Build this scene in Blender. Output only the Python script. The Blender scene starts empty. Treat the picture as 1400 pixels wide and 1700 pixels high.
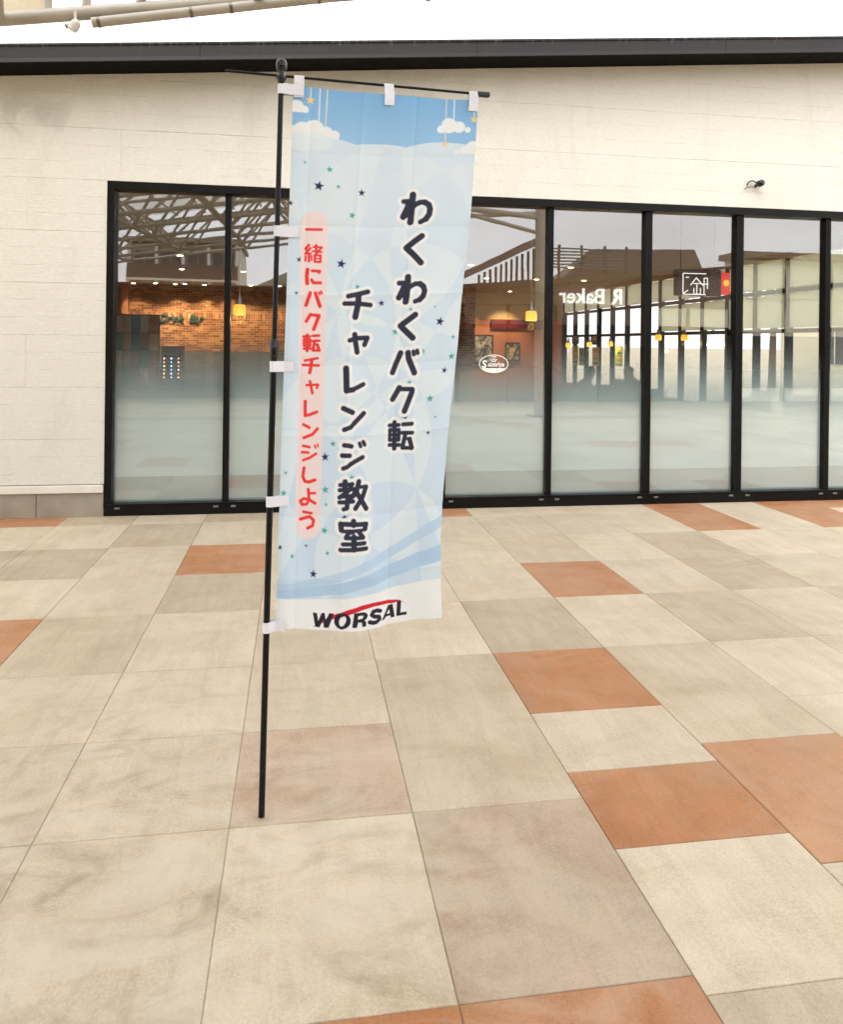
import bpy, bmesh, math, random
import numpy as np
from mathutils import Vector, Matrix

R = math.radians
random.seed(7)
scene = bpy.context.scene
col = scene.collection

# ------------------------------------------------------------------ camera
CAM_F, CAM_YAW, CAM_ROLL, CAM_HY = 1281.93, 0.157845, 0.011479, 571.17   # focal length and horizon on a 1400x1700 frame
CAM_D, CAM_H = 7.1744, 1.55
cam = bpy.data.cameras.new('camera')
cam.sensor_fit = 'VERTICAL'
cam.sensor_height = 36.0
cam.lens = CAM_F / 1700 * 36.0
cam.shift_y = -(850 - CAM_HY) / 1700
cam.clip_start = 0.05
cam.clip_end = 2000
cam_o = bpy.data.objects.new('camera', cam)
col.objects.link(cam_o)
cam_o.matrix_world = (Matrix.Translation((0, -CAM_D, CAM_H)) @ Matrix.Rotation(-CAM_YAW, 4, 'Z')
                      @ Matrix.Rotation(R(90), 4, 'X') @ Matrix.Rotation(CAM_ROLL, 4, 'Z'))
scene.camera = cam_o

# ------------------------------------------------------------------ overcast sky and weak sun
SUN_EL, SUN_AZ = R(58), R(205)
world = bpy.data.worlds.new('World')
scene.world = world
world.use_nodes = True
wn = world.node_tree
wn.nodes.clear()
w_out = wn.nodes.new('ShaderNodeOutputWorld')
w_bg = wn.nodes.new('ShaderNodeBackground')
w_sky = wn.nodes.new('ShaderNodeTexSky')
w_sky.sky_type = 'NISHITA'
w_sky.sun_disc = False
w_sky.sun_elevation = SUN_EL
w_sky.sun_rotation = SUN_AZ
w_sky.dust_density = 6.0
w_sky.air_density = 1.2
w_hsv = wn.nodes.new('ShaderNodeHueSaturation')
w_hsv.inputs['Saturation'].default_value = 0.12
w_tc = wn.nodes.new('ShaderNodeTexCoord')
w_map = wn.nodes.new('ShaderNodeMapping')
w_map.inputs['Scale'].default_value = (2.2, 2.2, 6.0)
w_noise = wn.nodes.new('ShaderNodeTexNoise')
w_noise.inputs['Scale'].default_value = 1.6
w_noise.inputs['Detail'].default_value = 6
w_ramp = wn.nodes.new('ShaderNodeMapRange')
w_ramp.inputs['From Min'].default_value = 0.3
w_ramp.inputs['From Max'].default_value = 0.7
w_ramp.inputs['To Min'].default_value = 0.74
w_ramp.inputs['To Max'].default_value = 1.0
w_mul = wn.nodes.new('ShaderNodeMixRGB')
w_mul.blend_type = 'MULTIPLY'
w_mul.inputs[0].default_value = 1.0
w_even = wn.nodes.new('ShaderNodeMixRGB')          # cloud deck evens the clear sky out
w_even.inputs[0].default_value = 0.7
w_even.inputs[2].default_value = (11.5, 11.8, 12.5, 1)
L = wn.links.new
L(w_sky.outputs[0], w_hsv.inputs['Color'])
L(w_hsv.outputs[0], w_even.inputs[1])
L(w_tc.outputs['Generated'], w_map.inputs[0])
L(w_map.outputs[0], w_noise.inputs['Vector'])
L(w_noise.outputs['Fac'], w_ramp.inputs['Value'])
L(w_even.outputs[0], w_mul.inputs[1])
L(w_ramp.outputs[0], w_mul.inputs[2])
L(w_mul.outputs[0], w_bg.inputs['Color'])
L(w_bg.outputs[0], w_out.inputs['Surface'])
w_bg.inputs['Strength'].default_value = 0.15

sun = bpy.data.lights.new('sun', 'SUN')
sun.energy = 0.55
sun.angle = R(35)
sun.color = (1.0, 0.985, 0.96)
sun_o = bpy.data.objects.new('sun', sun)
col.objects.link(sun_o)
sun_dir = Vector((math.sin(SUN_AZ) * math.cos(SUN_EL), math.cos(SUN_AZ) * math.cos(SUN_EL), math.sin(SUN_EL)))
sun_o.rotation_euler = sun_dir.to_track_quat('Z', 'Y').to_euler()
sun_o.location = (0, -4, 12)

scene.view_settings.view_transform = 'Standard'
scene.view_settings.look = 'None'
scene.view_settings.gamma = 1.0
scene.view_settings.exposure = 0.89
scene.view_settings.use_curve_mapping = False
scene.cycles.use_denoising = True
scene.cycles.max_bounces = 5
scene.cycles.diffuse_bounces = 2
scene.cycles.glossy_bounces = 3
scene.cycles.use_adaptive_sampling = True
scene.cycles.adaptive_threshold = 0.04
scene.cycles.transparent_max_bounces = 10
scene.cycles.caustics_reflective = False
scene.cycles.caustics_refractive = False
scene.cycles.sample_clamp_indirect = 4.0

# ------------------------------------------------------------------ helpers
def s2l(r, g, b):
    f = lambda c: (c / 12.92 if c <= 0.04045 else ((c + 0.055) / 1.055) ** 2.4)
    return tuple(f(v / 255) for v in (r, g, b))

class N:
    """small node-graph helper"""
    def __init__(self, name):
        self.m = bpy.data.materials.new(name)
        self.m.use_nodes = True
        self.t = self.m.node_tree
        self.t.nodes.clear()
        self.out = self.t.nodes.new('ShaderNodeOutputMaterial')
    def n(self, kind, **kw):
        nd = self.t.nodes.new(kind)
        for k, v in kw.items():
            if k.startswith('i_'):
                nd.inputs[k[2:].replace('_', ' ')].default_value = v
            else:
                setattr(nd, k, v)
        return nd
    def l(self, a, b):
        self.t.links.new(a, b)
    def noise(self, vec, scale, detail=4, rough=0.55, dist=0.0):
        nd = self.n('ShaderNodeTexNoise')
        nd.inputs['Scale'].default_value = scale
        nd.inputs['Detail'].default_value = detail
        nd.inputs['Roughness'].default_value = rough
        nd.inputs['Distortion'].default_value = dist
        if vec is not None:
            self.l(vec, nd.inputs['Vector'])
        return nd.outputs['Fac']
    def mapping(self, vec, scale=(1, 1, 1), rot=(0, 0, 0), loc=(0, 0, 0)):
        nd = self.n('ShaderNodeMapping')
        nd.inputs['Scale'].default_value = scale
        nd.inputs['Rotation'].default_value = rot
        nd.inputs['Location'].default_value = loc
        self.l(vec, nd.inputs['Vector'])
        return nd.outputs[0]
    def rng(self, val, a, b, c=0.0, d=1.0, smooth=False):
        nd = self.n('ShaderNodeMapRange')
        if smooth:
            nd.interpolation_type = 'SMOOTHSTEP'
        for k, v in zip(('From Min', 'From Max', 'To Min', 'To Max'), (a, b, c, d)):
            nd.inputs[k].default_value = v
        self.l(val, nd.inputs['Value'])
        return nd.outputs[0]
    def mix(self, fac, a, b, mode='MIX'):
        nd = self.n('ShaderNodeMixRGB', blend_type=mode)
        for i, v in ((0, fac), (1, a), (2, b)):
            if isinstance(v, (int, float)):
                nd.inputs[i].default_value = v if i == 0 else (v, v, v, 1)
            elif isinstance(v, tuple):
                nd.inputs[i].default_value = v + (1,) if len(v) == 3 else v
            else:
                self.l(v, nd.inputs[i])
        return nd.outputs[0]
    def math(self, op, a, b=0.0):
        nd = self.n('ShaderNodeMath', operation=op)
        for i, v in ((0, a), (1, b)):
            if isinstance(v, (int, float)):
                nd.inputs[i].default_value = v
            else:
                self.l(v, nd.inputs[i])
        return nd.outputs[0]
    def bump(self, h, strength=0.3, dist=0.01):
        nd = self.n('ShaderNodeBump')
        nd.inputs['Strength'].default_value = strength
        nd.inputs['Distance'].default_value = dist
        self.l(h, nd.inputs['Height'])
        return nd.outputs[0]
    def pos(self):
        return self.n('ShaderNodeNewGeometry').outputs['Position']
    def obj(self):
        return self.n('ShaderNodeTexCoord').outputs['Object']
    def rand(self):
        return self.n('ShaderNodeObjectInfo').outputs['Random']
    def bsdf(self, color, rough=0.5, normal=None, metal=0.0, spec=0.5):
        nd = self.n('ShaderNodeBsdfPrincipled')
        for key, v in (('Base Color', color), ('Roughness', rough)):
            if isinstance(v, (int, float)):
                nd.inputs[key].default_value = v
            elif isinstance(v, tuple):
                nd.inputs[key].default_value = v + (1,)
            else:
                self.l(v, nd.inputs[key])
        nd.inputs['Metallic'].default_value = metal
        nd.inputs['Specular IOR Level'].default_value = spec
        if normal is not None:
            self.l(normal, nd.inputs['Normal'])
        return nd
    def done(self, sh):
        self.l(sh.outputs[0] if hasattr(sh, 'outputs') else sh, self.out.inputs['Surface'])
        return self.m

def simple(name, color, rough=0.5, metal=0.0, vary=0.12, scale=9.0, bump=0.0, spec=0.5):
    g = N(name)
    p = g.pos()
    n1 = g.noise(p, scale, 5)
    c = g.mix(g.rng(n1, 0.3, 0.7, 0.0, 1.0), tuple(v * (1 - vary) for v in color), tuple(min(1, v * (1 + vary)) for v in color))
    nb = g.bump(g.noise(p, scale * 14, 3), bump, 0.004) if bump else None
    ro = g.rng(n1, 0.3, 0.7, max(0.02, rough - 0.08), min(1, rough + 0.08))
    return g.done(g.bsdf(c, ro, nb, metal, spec))

def emit(name, color, strength):
    g = N(name)
    e = g.n('ShaderNodeEmission')
    e.inputs['Color'].default_value = color + (1,)
    e.inputs['Strength'].default_value = strength
    return g.done(e)

def thing(name, label, cat, loc=(0, 0, 0), rz=0.0, group=None):
    o = bpy.data.objects.new(name, None)
    o.empty_display_size = 0.2
    col.objects.link(o)
    o.location = loc
    o.rotation_euler = (0, 0, rz)
    o['label'] = label
    o['category'] = cat
    if group:
        o['group'] = group
    return o

def tag(o, label, cat, group=None):
    o['label'] = label
    o['category'] = cat
    if group:
        o['group'] = group
    return o

def link(name, me, parent=None, loc=(0, 0, 0), rot=(0, 0, 0), scale=(1, 1, 1)):
    o = bpy.data.objects.new(name, me)
    col.objects.link(o)
    o.parent = parent
    o.location = loc
    o.rotation_euler = rot
    o.scale = scale
    return o

class MB:
    """collects simple shapes into one mesh"""
    def __init__(self):
        self.v = []
        self.f = []
        self.mi = []
        self.cur = 0
    def add(self, vs, fs):
        b = len(self.v)
        self.v += [tuple(p) for p in vs]
        self.f += [tuple(b + i for i in f) for f in fs]
        self.mi += [self.cur] * len(fs)
        return self
    def box(self, x0, x1, y0, y1, z0, z1, ch=0.0):
        if ch <= 0:
            vs = [(x, y, z) for z in (z0, z1) for y in (y0, y1) for x in (x0, x1)]
            return self.add(vs, [(0, 2, 3, 1), (4, 5, 7, 6), (0, 1, 5, 4), (2, 6, 7, 3), (0, 4, 6, 2), (1, 3, 7, 5)])
        bm = bmesh.new()
        bmesh.ops.create_cube(bm, size=1)
        for v in bm.verts:
            v.co = Vector(((x0 + x1) / 2 + v.co.x * (x1 - x0), (y0 + y1) / 2 + v.co.y * (y1 - y0), (z0 + z1) / 2 + v.co.z * (z1 - z0)))
        bmesh.ops.bevel(bm, geom=list(bm.edges), offset=ch, segments=1, affect='EDGES', profile=0.5)
        bm.verts.index_update()
        self.add([v.co[:] for v in bm.verts], [[v.index for v in f.verts] for f in bm.faces])
        bm.free()
        return self
    def tube(self, p0, p1, r0, r1=None, seg=12, caps=True):
        r1 = r0 if r1 is None else r1
        p0, p1 = Vector(p0), Vector(p1)
        q = (p1 - p0).to_track_quat('Z', 'Y')
        vs = []
        for p, r in ((p0, r0), (p1, r1)):
            for k in range(seg):
                a = 2 * math.pi * k / seg
                vs.append(p + q @ Vector((r * math.cos(a), r * math.sin(a), 0)))
        fs = [(k, (k + 1) % seg, seg + (k + 1) % seg, seg + k) for k in range(seg)]
        if caps:
            fs += [tuple(range(seg - 1, -1, -1)), tuple(range(seg, 2 * seg))]
        return self.add(vs, fs)
    def path(self, pts, r, seg=8):
        for a, b in zip(pts[:-1], pts[1:]):
            self.tube(a, b, r, seg=seg)
        return self
    def lathe(self, prof, c=(0, 0, 0), seg=24):
        vs, fs = [], []
        for r, z in prof:
            for k in range(seg):
                a = 2 * math.pi * k / seg
                vs.append((c[0] + r * math.cos(a), c[1] + r * math.sin(a), c[2] + z))
        for i in range(len(prof) - 1):
            for k in range(seg):
                k2 = (k + 1) % seg
                fs.append((i * seg + k, i * seg + k2, (i + 1) * seg + k2, (i + 1) * seg + k))
        fs.append(tuple(range(seg - 1, -1, -1)))
        fs.append(tuple((len(prof) - 1) * seg + k for k in range(seg)))
        return self.add(vs, fs)
    def prism(self, poly, a, b, axis='y'):
        """polygon in (x,z) extruded from y=a to y=b (or other axes)"""
        n = len(poly)
        mk = {'y': lambda p, t: (p[0], t, p[1]), 'z': lambda p, t: (p[0], p[1], t), 'x': lambda p, t: (t, p[0], p[1])}[axis]
        vs = [mk(p, a) for p in poly] + [mk(p, b) for p in poly]
        fs = [tuple(range(n)), tuple(range(2 * n - 1, n - 1, -1))] + [(i, n + i, n + (i + 1) % n, (i + 1) % n) for i in range(n)]
        return self.add(vs, fs)
    def mesh(self, name, mats, smooth=False):
        me = bpy.data.meshes.new(name)
        me.from_pydata(self.v, [], self.f)
        for m in (mats if isinstance(mats, (list, tuple)) else [mats]):
            me.materials.append(m)
        if any(self.mi):
            me.polygons.foreach_set('material_index', self.mi)
        bm = bmesh.new()
        bm.from_mesh(me)
        bmesh.ops.recalc_face_normals(bm, faces=bm.faces)
        bm.to_mesh(me)
        bm.free()
        if smooth:
            me.polygons.foreach_set('use_smooth', [True] * len(me.polygons))
            me.set_sharp_from_angle(angle=R(35))
        me.update()
        return me
    def build(self, name, mats, parent=None, smooth=False, loc=(0, 0, 0), rot=(0, 0, 0)):
        return link(name, self.mesh(name, mats, smooth), parent, loc, rot)

def struct(o):
    o['kind'] = 'structure'
    return o

def copy_tree(o, parent=None):
    c = o.copy()
    col.objects.link(c)
    c.parent = parent
    for ch in list(o.children):
        copy_tree(ch, c)
    return c

_unit = {}
def rod(name, p0, p1, r, mat, parent, seg=10):
    """round bar that shares one unit mesh per material"""
    key = (mat.name, seg)
    if key not in _unit:
        _unit[key] = MB().tube((0, 0, 0), (0, 0, 1), 1, seg=seg).mesh('round_bar', mat, True)
    p0, p1 = Vector(p0), Vector(p1)
    o = bpy.data.objects.new(name, _unit[key])
    col.objects.link(o)
    o.parent = parent
    o.location = p0
    o.rotation_euler = (p1 - p0).to_track_quat('Z', 'Y').to_euler()
    o.scale = (r, r, (p1 - p0).length)
    return o

def text_mesh(body, size, depth, mat, shear=0.0, bold=0.0):
    cu = bpy.data.curves.new('lettering', 'FONT')
    cu.body = body
    cu.size = size
    cu.extrude = depth
    cu.shear = shear
    cu.offset = bold
    cu.align_x = 'CENTER'
    cu.resolution_u = 4
    o = bpy.data.objects.new('lettering', cu)
    col.objects.link(o)
    dg = bpy.context.evaluated_depsgraph_get()
    me = bpy.data.meshes.new_from_object(o.evaluated_get(dg))
    bpy.data.objects.remove(o)
    me.materials.clear()
    me.materials.append(mat)
    return me

# ------------------------------------------------------------------ materials
def tile_mat(name, ca, cb, streak=1.0):
    g = N(name)
    p = g.pos()
    rnd = g.rand()
    off = g.n('ShaderNodeVectorMath', operation='MULTIPLY_ADD')
    cmb = g.n('ShaderNodeCombineXYZ')
    g.l(g.math('MULTIPLY', rnd, 37.0), cmb.inputs[0])
    g.l(g.math('MULTIPLY', rnd, 91.0), cmb.inputs[1])
    g.l(p, off.inputs[0])
    off.inputs[1].default_value = (1, 1, 1)
    g.l(cmb.outputs[0], off.inputs[2])
    q = off.outputs[0]
    cloud = g.noise(q, 2.6, 4, 0.62, 0.6)
    veins = g.noise(g.mapping(q, (9, 1.3, 1), (0, 0, R(-18))), 1.6, 4, 0.65, 0.8)
    grain = g.noise(p, 210, 2, 0.7)
    speck = g.noise(p, 620, 1, 0.6)
    c = g.mix(g.rng(cloud, 0.33, 0.68, 0, 1, True), ca, cb)
    c = g.mix(g.rng(veins, 0.42, 0.75, 0, 0.42 * streak), c, tuple(v * 0.72 for v in cb))
    c = g.mix(0.55, c, g.mix(g.rng(grain, 0.3, 0.7), 0.80, 1.16), 'MULTIPLY')
    pit = g.noise(p, 95, 2, 0.75)
    c = g.mix(g.rng(veins, 0.3, 0.6, 0.25, 0.8), c, g.mix(1.0, c, g.rng(pit, 0.35, 0.66, 0.82, 1.12), 'MULTIPLY'))
    c = g.mix(g.rng(speck, 0.62, 0.72, 0, 0.22), c, tuple(min(1, v * 1.5) for v in ca))
    # worn, walked-in dirt that runs across the joints
    dirt = g.noise(g.mapping(p, (1.1, 1.7, 1)), 1.15, 5, 0.66, 1.1)
    c = g.mix(g.rng(dirt, 0.50, 0.74, 0, 0.26, True), c, s2l(160, 136, 106))
    scuff = g.noise(g.mapping(p, (1, 1.5, 1), (0, 0, 0.5)), 2.7, 5, 0.62, 1.8)
    sepp = g.n('ShaderNodeVectorMath', operation='DISTANCE')
    g.l(p, sepp.inputs[0])
    sepp.inputs[1].default_value = (-0.55, -5.05, 0)
    trod = g.rng(sepp.outputs['Value'], 0.3, 1.9, 1.0, 0.25, True)
    c = g.mix(g.math('MULTIPLY', g.rng(scuff, 0.47, 0.70, 0, 0.55, True), trod), c, s2l(144, 122, 93))
    swirl = g.noise(g.mapping(p, (1.3, 1, 1), (0, 0, -0.4)), 3.4, 3, 0.55, 2.0)
    c = g.mix(g.math('MULTIPLY', g.rng(swirl, 0.52, 0.68, 0, 0.30, True), trod), c, s2l(150, 128, 98))
    wash = g.noise(g.mapping(p, (1, 1.4, 1)), 2.1, 5, 0.6, 1.2)
    c = g.mix(g.math('MULTIPLY', g.rng(wash, 0.40, 0.60, 0, 0.50), trod), c, s2l(212, 199, 178))
    tone = g.rng(rnd, 0, 1, 0.93, 1.06)
    c = g.mix(1.0, c, tone, 'MULTIPLY')
    h = g.math('ADD', g.math('MULTIPLY', grain, 0.6), g.math('MULTIPLY', cloud, 1.2))
    rough = g.rng(dirt, 0.3, 0.7, 0.40, 0.58)
    return g.done(g.bsdf(c, rough, g.bump(h, 0.22, 0.004), 0, 0.4))

T_CREAM = tile_mat('tile cream stone', s2l(204, 187, 161), s2l(194, 176, 149))
T_GREY = tile_mat('tile grey beige stone', s2l(191, 173, 146), s2l(178, 159, 132), 1.1)
T_TAN = tile_mat('tile tan stone', s2l(187, 163, 137), s2l(175, 151, 126))
T_PINK = tile_mat('tile pink beige stone', s2l(197, 170, 143), s2l(185, 157, 130))
T_TERRA = tile_mat('tile terracotta', s2l(180, 123, 78), s2l(166, 108, 65), 0.8)
T_TERRA2 = tile_mat('tile pale terracotta', s2l(190, 139, 97), s2l(178, 125, 84), 0.8)

g = N('paving joint mortar')
_p = g.pos()
_dd = g.n('ShaderNodeVectorMath', operation='DISTANCE')          # joints silted up with dust where people stand
g.l(_p, _dd.inputs[0])
_dd.inputs[1].default_value = (-0.7, -5.0, 0)
_gc = g.mix(g.rng(g.noise(_p, 20, 4), 0.3, 0.7), s2l(146, 130, 106), s2l(172, 154, 128))
M_GROUT = g.done(g.bsdf(g.mix(g.rng(_dd.outputs['Value'], 0.6, 1.7, 0.9, 0.0, True), _gc, s2l(206, 190, 162)), 0.9))
g = N('open paving')                                   # paving too far off or out of sight for single tiles
_p = g.pos()
_br = g.n('ShaderNodeTexBrick', offset=0.0, squash=1.0)
_br.inputs['Scale'].default_value = 1.0
_br.inputs['Brick Width'].default_value = 0.59
_br.inputs['Row Height'].default_value = 0.745
_br.inputs['Mortar Size'].default_value = 0.004
_br.inputs['Color1'].default_value = s2l(205, 188, 155) + (1,)
_br.inputs['Color2'].default_value = s2l(178, 158, 126) + (1,)
_br.inputs['Mortar'].default_value = s2l(110, 96, 76) + (1,)
g.l(_p, _br.inputs['Vector'])
M_PAVE = g.done(g.bsdf(g.mix(0.5, _br.outputs[0], g.rng(g.noise(_p, 2.5, 6), 0.3, 0.7, 0.75, 1.1), 'MULTIPLY'), 0.55))

def siding_mat():
    g = N('cream cladding')
    p = g.pos()
    q = g.mapping(p, (1, 1, 1), (R(90), 0, 0))
    br = g.n('ShaderNodeTexBrick', offset=0.37, squash=1.0)
    br.inputs['Scale'].default_value = 1.0
    br.inputs['Brick Width'].default_value = 0.19
    br.inputs['Row Height'].default_value = 0.0379
    br.inputs['Mortar Size'].default_value = 0.0022
    br.inputs['Mortar Smooth'].default_value = 0.8
    br.inputs['Color1'].default_value = (1, 1, 1, 1)
    br.inputs['Color2'].default_value = (0.8, 0.8, 0.8, 1)
    br.inputs['Mortar'].default_value = (0, 0, 0, 1)
    warp = g.mix(0.004, q, g.n('ShaderNodeTexNoise', i_Scale=14.0).outputs['Color'], 'ADD')
    g.l(warp, br.inputs['Vector'])
    rows = br.outputs[0]
    patchy = g.noise(g.mapping(p, (1.2, 1, 5)), 2.2, 5, 0.6)
    rows_f = g.mix(g.rng(patchy, 0.42, 0.70, 0.0, 0.8), (0.8, 0.8, 0.8), rows)
    fine = g.noise(g.mapping(p, (1, 1, 2.2)), 120, 4, 0.7)
    lump = g.noise(g.mapping(p, (1, 1, 3)), 26, 4, 0.6)
    stain = g.noise(g.mapping(p, (2.2, 1, 0.8)), 0.8, 6, 0.65, 0.5)
    c = g.mix(g.rng(lump, 0.3, 0.7), s2l(217, 212, 199), s2l(228, 223, 211))
    c = g.mix(g.rng(stain, 0.52, 0.78, 0, 0.35), c, s2l(190, 183, 168))
    drip = g.noise(g.mapping(p, (9, 1, 0.35)), 1.2, 5, 0.6)
    smd = g.n('ShaderNodeVectorMath', operation='DISTANCE')      # old damp patch near the left corner
    g.l(g.mapping(p, (0.55, 1, 1)), smd.inputs[0])
    smd.inputs[1].default_value = (-1.28, 0, 3.52)
    c = g.mix(g.math('MULTIPLY', g.rng(smd.outputs['Value'], 0.05, 0.34, 0.55, 0.0, True), g.rng(g.noise(p, 4.0, 4, 0.6, 0.8), 0.38, 0.6, 0.1, 1.0)), c, s2l(176, 168, 156))
    c = g.mix(g.rng(drip, 0.60, 0.82, 0, 0.16), c, s2l(186, 180, 166))
    sz = g.n('ShaderNodeSeparateXYZ')
    g.l(p, sz.inputs[0])
    wav = g.noise(g.mapping(p, (3, 1, 1)), 2.0, 3)
    zz = g.math('ADD', g.math('SUBTRACT', sz.outputs[2], 2.956), g.math('MULTIPLY', g.math('SUBTRACT', wav, 0.5), 0.004))
    fr3 = g.math('ABSOLUTE', g.math('SUBTRACT', g.math('FRACT', g.math('ADD', g.math('DIVIDE', zz, 0.15167), 10.5)), 0.5))
    dash = g.noise(g.mapping(p, (2.4, 1, 7)), 2.0, 4, 0.6)
    groove = g.math('MULTIPLY', g.rng(fr3, 0.004, 0.017, 1.0, 0.0), g.rng(dash, 0.44, 0.58, 0.0, 1.0))
    c = g.mix(g.math('MULTIPLY', groove, 0.30), c, s2l(150, 140, 120))
    h = g.math('ADD', g.math('SUBTRACT', g.math('MULTIPLY', rows_f, 0.5), g.math('MULTIPLY', groove, 0.5)), g.math('ADD', g.math('MULTIPLY', fine, 0.55), g.math('MULTIPLY', lump, 0.5)))
    return g.done(g.bsdf(c, 0.75, g.bump(h, 0.55, 0.012), 0, 0.25))
M_SIDING = siding_mat()
M_BACK = simple('wall backing', s2l(168, 160, 142), 0.9)
M_PLINTH = simple('plinth grey stone', s2l(150, 140, 124), 0.7, vary=0.16, scale=5, bump=0.3)
M_WHITETRIM = simple('white painted trim', s2l(222, 216, 202), 0.5, vary=0.05)
g = N('dark fascia metal')
_p = g.pos()
_st = g.noise(g.mapping(_p, (22, 1, 1.6)), 1.6, 6, 0.65)
_sx = g.n('ShaderNodeSeparateXYZ')
g.l(_p, _sx.inputs[0])
_t = g.math('SUBTRACT', _sx.outputs[2], g.math('MULTIPLY', _sx.outputs[0], 0.082))      # height on the sloping fascia
_t = g.rng(_t, 4.033, 4.155)
_z = g.noise(g.mapping(_p, (34, 1, 0.7)), 1.0, 5, 0.7)
_run = g.rng(g.math('ADD', _z, g.math('MULTIPLY', _t, 0.32)), 0.86, 0.92, 0, 0.55)     # lime runs from the top edge
_big = g.noise(g.mapping(_p, (0.8, 1, 1)), 1.3, 3)
_c = g.mix(g.rng(_st, 0.48, 0.74, 0, 0.45), s2l(28, 26, 24), s2l(50, 47, 43))
_c = g.mix(g.rng(_big, 0.4, 0.65, 0, 0.5), _c, s2l(42, 34, 29))
_c = g.mix(_run, _c, s2l(104, 100, 92))
M_FASCIA = g.done(g.bsdf(_c, 0.5, g.bump(_st, 0.1, 0.003), 0.0, 0.4))
M_SOFFIT = simple('black soffit', s2l(17, 15, 14), 0.85, spec=0.1)
M_FRAME = simple('black bronze aluminium', s2l(14, 13, 11), 0.42, vary=0.15, scale=3, spec=0.18)
M_WEEP = simple('grey plastic cap', s2l(120, 118, 112), 0.5)
M_ROOF = simple('roof sheet', s2l(90, 88, 84), 0.6)
M_BLACK = simple('black painted steel', s2l(7, 7, 9), 0.36, vary=0.1, spec=0.3)
M_BLACKP = simple('black plastic', s2l(16, 16, 17), 0.28, vary=0.1)
M_TAB = simple('white fabric strap', s2l(243, 242, 248), 0.8, vary=0.04, scale=30, bump=0.3)
M_STEEL = simple('cream painted steel tube', s2l(172, 164, 150), 0.45, vary=0.14, scale=4)
M_BRACK = simple('galvanised clamp', s2l(120, 112, 98), 0.4, metal=0.6)
M_LAMPW = simple('white lamp housing', s2l(205, 200, 190), 0.4)

def glass_mat(name, f0):
    g = N(name)
    p = g.pos()
    wob = g.noise(g.mapping(p, (1.2, 1, 0.7)), 1.5, 2)
    bmp = g.bump(wob, 0.03, 0.02)
    geo = g.n('ShaderNodeNewGeometry')                 # Schlick reflectance, the same from both faces
    dt = g.n('ShaderNodeVectorMath', operation='DOT_PRODUCT')
    g.l(geo.outputs['Normal'], dt.inputs[0])
    g.l(geo.outputs['Incoming'], dt.inputs[1])
    om = g.math('SUBTRACT', 1.0, g.math('ABSOLUTE', dt.outputs['Value']))
    fac = g.math('ADD', f0, g.math('MULTIPLY', g.math('POWER', om, 5.0), 1.0 - f0))
    gl = g.n('ShaderNodeBsdfGlossy')
    gl.inputs['Roughness'].default_value = 0.0
    gl.inputs['Color'].default_value = (0.96, 0.95, 0.93, 1)
    g.l(bmp, gl.inputs['Normal'])
    tr = g.n('ShaderNodeBsdfTransparent')
    tr.inputs['Color'].default_value = (0.975, 0.98, 0.97, 1)
    mx = g.n('ShaderNodeMixShader')
    g.l(fac, mx.inputs[0])
    g.l(tr.outputs[0], mx.inputs[1])
    g.l(gl.outputs[0], mx.inputs[2])
    return g.done(mx)
M_GLASS = glass_mat('solar coated shop glass', 0.16)
M_CLEAR = glass_mat('clear side glass', 0.03)

def film_mat(name, color, z0, z1, amax, amin=0.0):
    """printed gradation film: dense at the foot of the pane, clear above"""
    g = N(name)
    sep = g.n('ShaderNodeSeparateXYZ')
    g.l(g.pos(), sep.inputs[0])
    a = g.rng(sep.outputs[2], z0, z1, amax, amin, True)
    d = g.n('ShaderNodeBsdfDiffuse')
    d.inputs['Color'].default_value = color + (1,)
    t = g.n('ShaderNodeBsdfTranslucent')
    t.inputs['Color'].default_value = color + (1,)
    m1 = g.n('ShaderNodeMixShader')
    m1.inputs[0].default_value = 0.12
    g.l(d.outputs[0], m1.inputs[1])
    g.l(t.outputs[0], m1.inputs[2])
    tr = g.n('ShaderNodeBsdfTransparent')
    m2 = g.n('ShaderNodeMixShader')
    g.l(a, m2.inputs[0])
    g.l(tr.outputs[0], m2.inputs[1])
    g.l(m1.outputs[0], m2.inputs[2])
    return g.done(m2)
M_FILM = film_mat('frosted gradation film', s2l(216, 240, 244), 0.74, 1.66, 0.97)
M_FILM2 = film_mat('lower frosted strip', s2l(186, 206, 206), -0.1, 0.0, 0.97, 0.97)
M_STICKER = simple('white cut vinyl', s2l(232, 236, 228), 0.6, vary=0.03)

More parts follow.
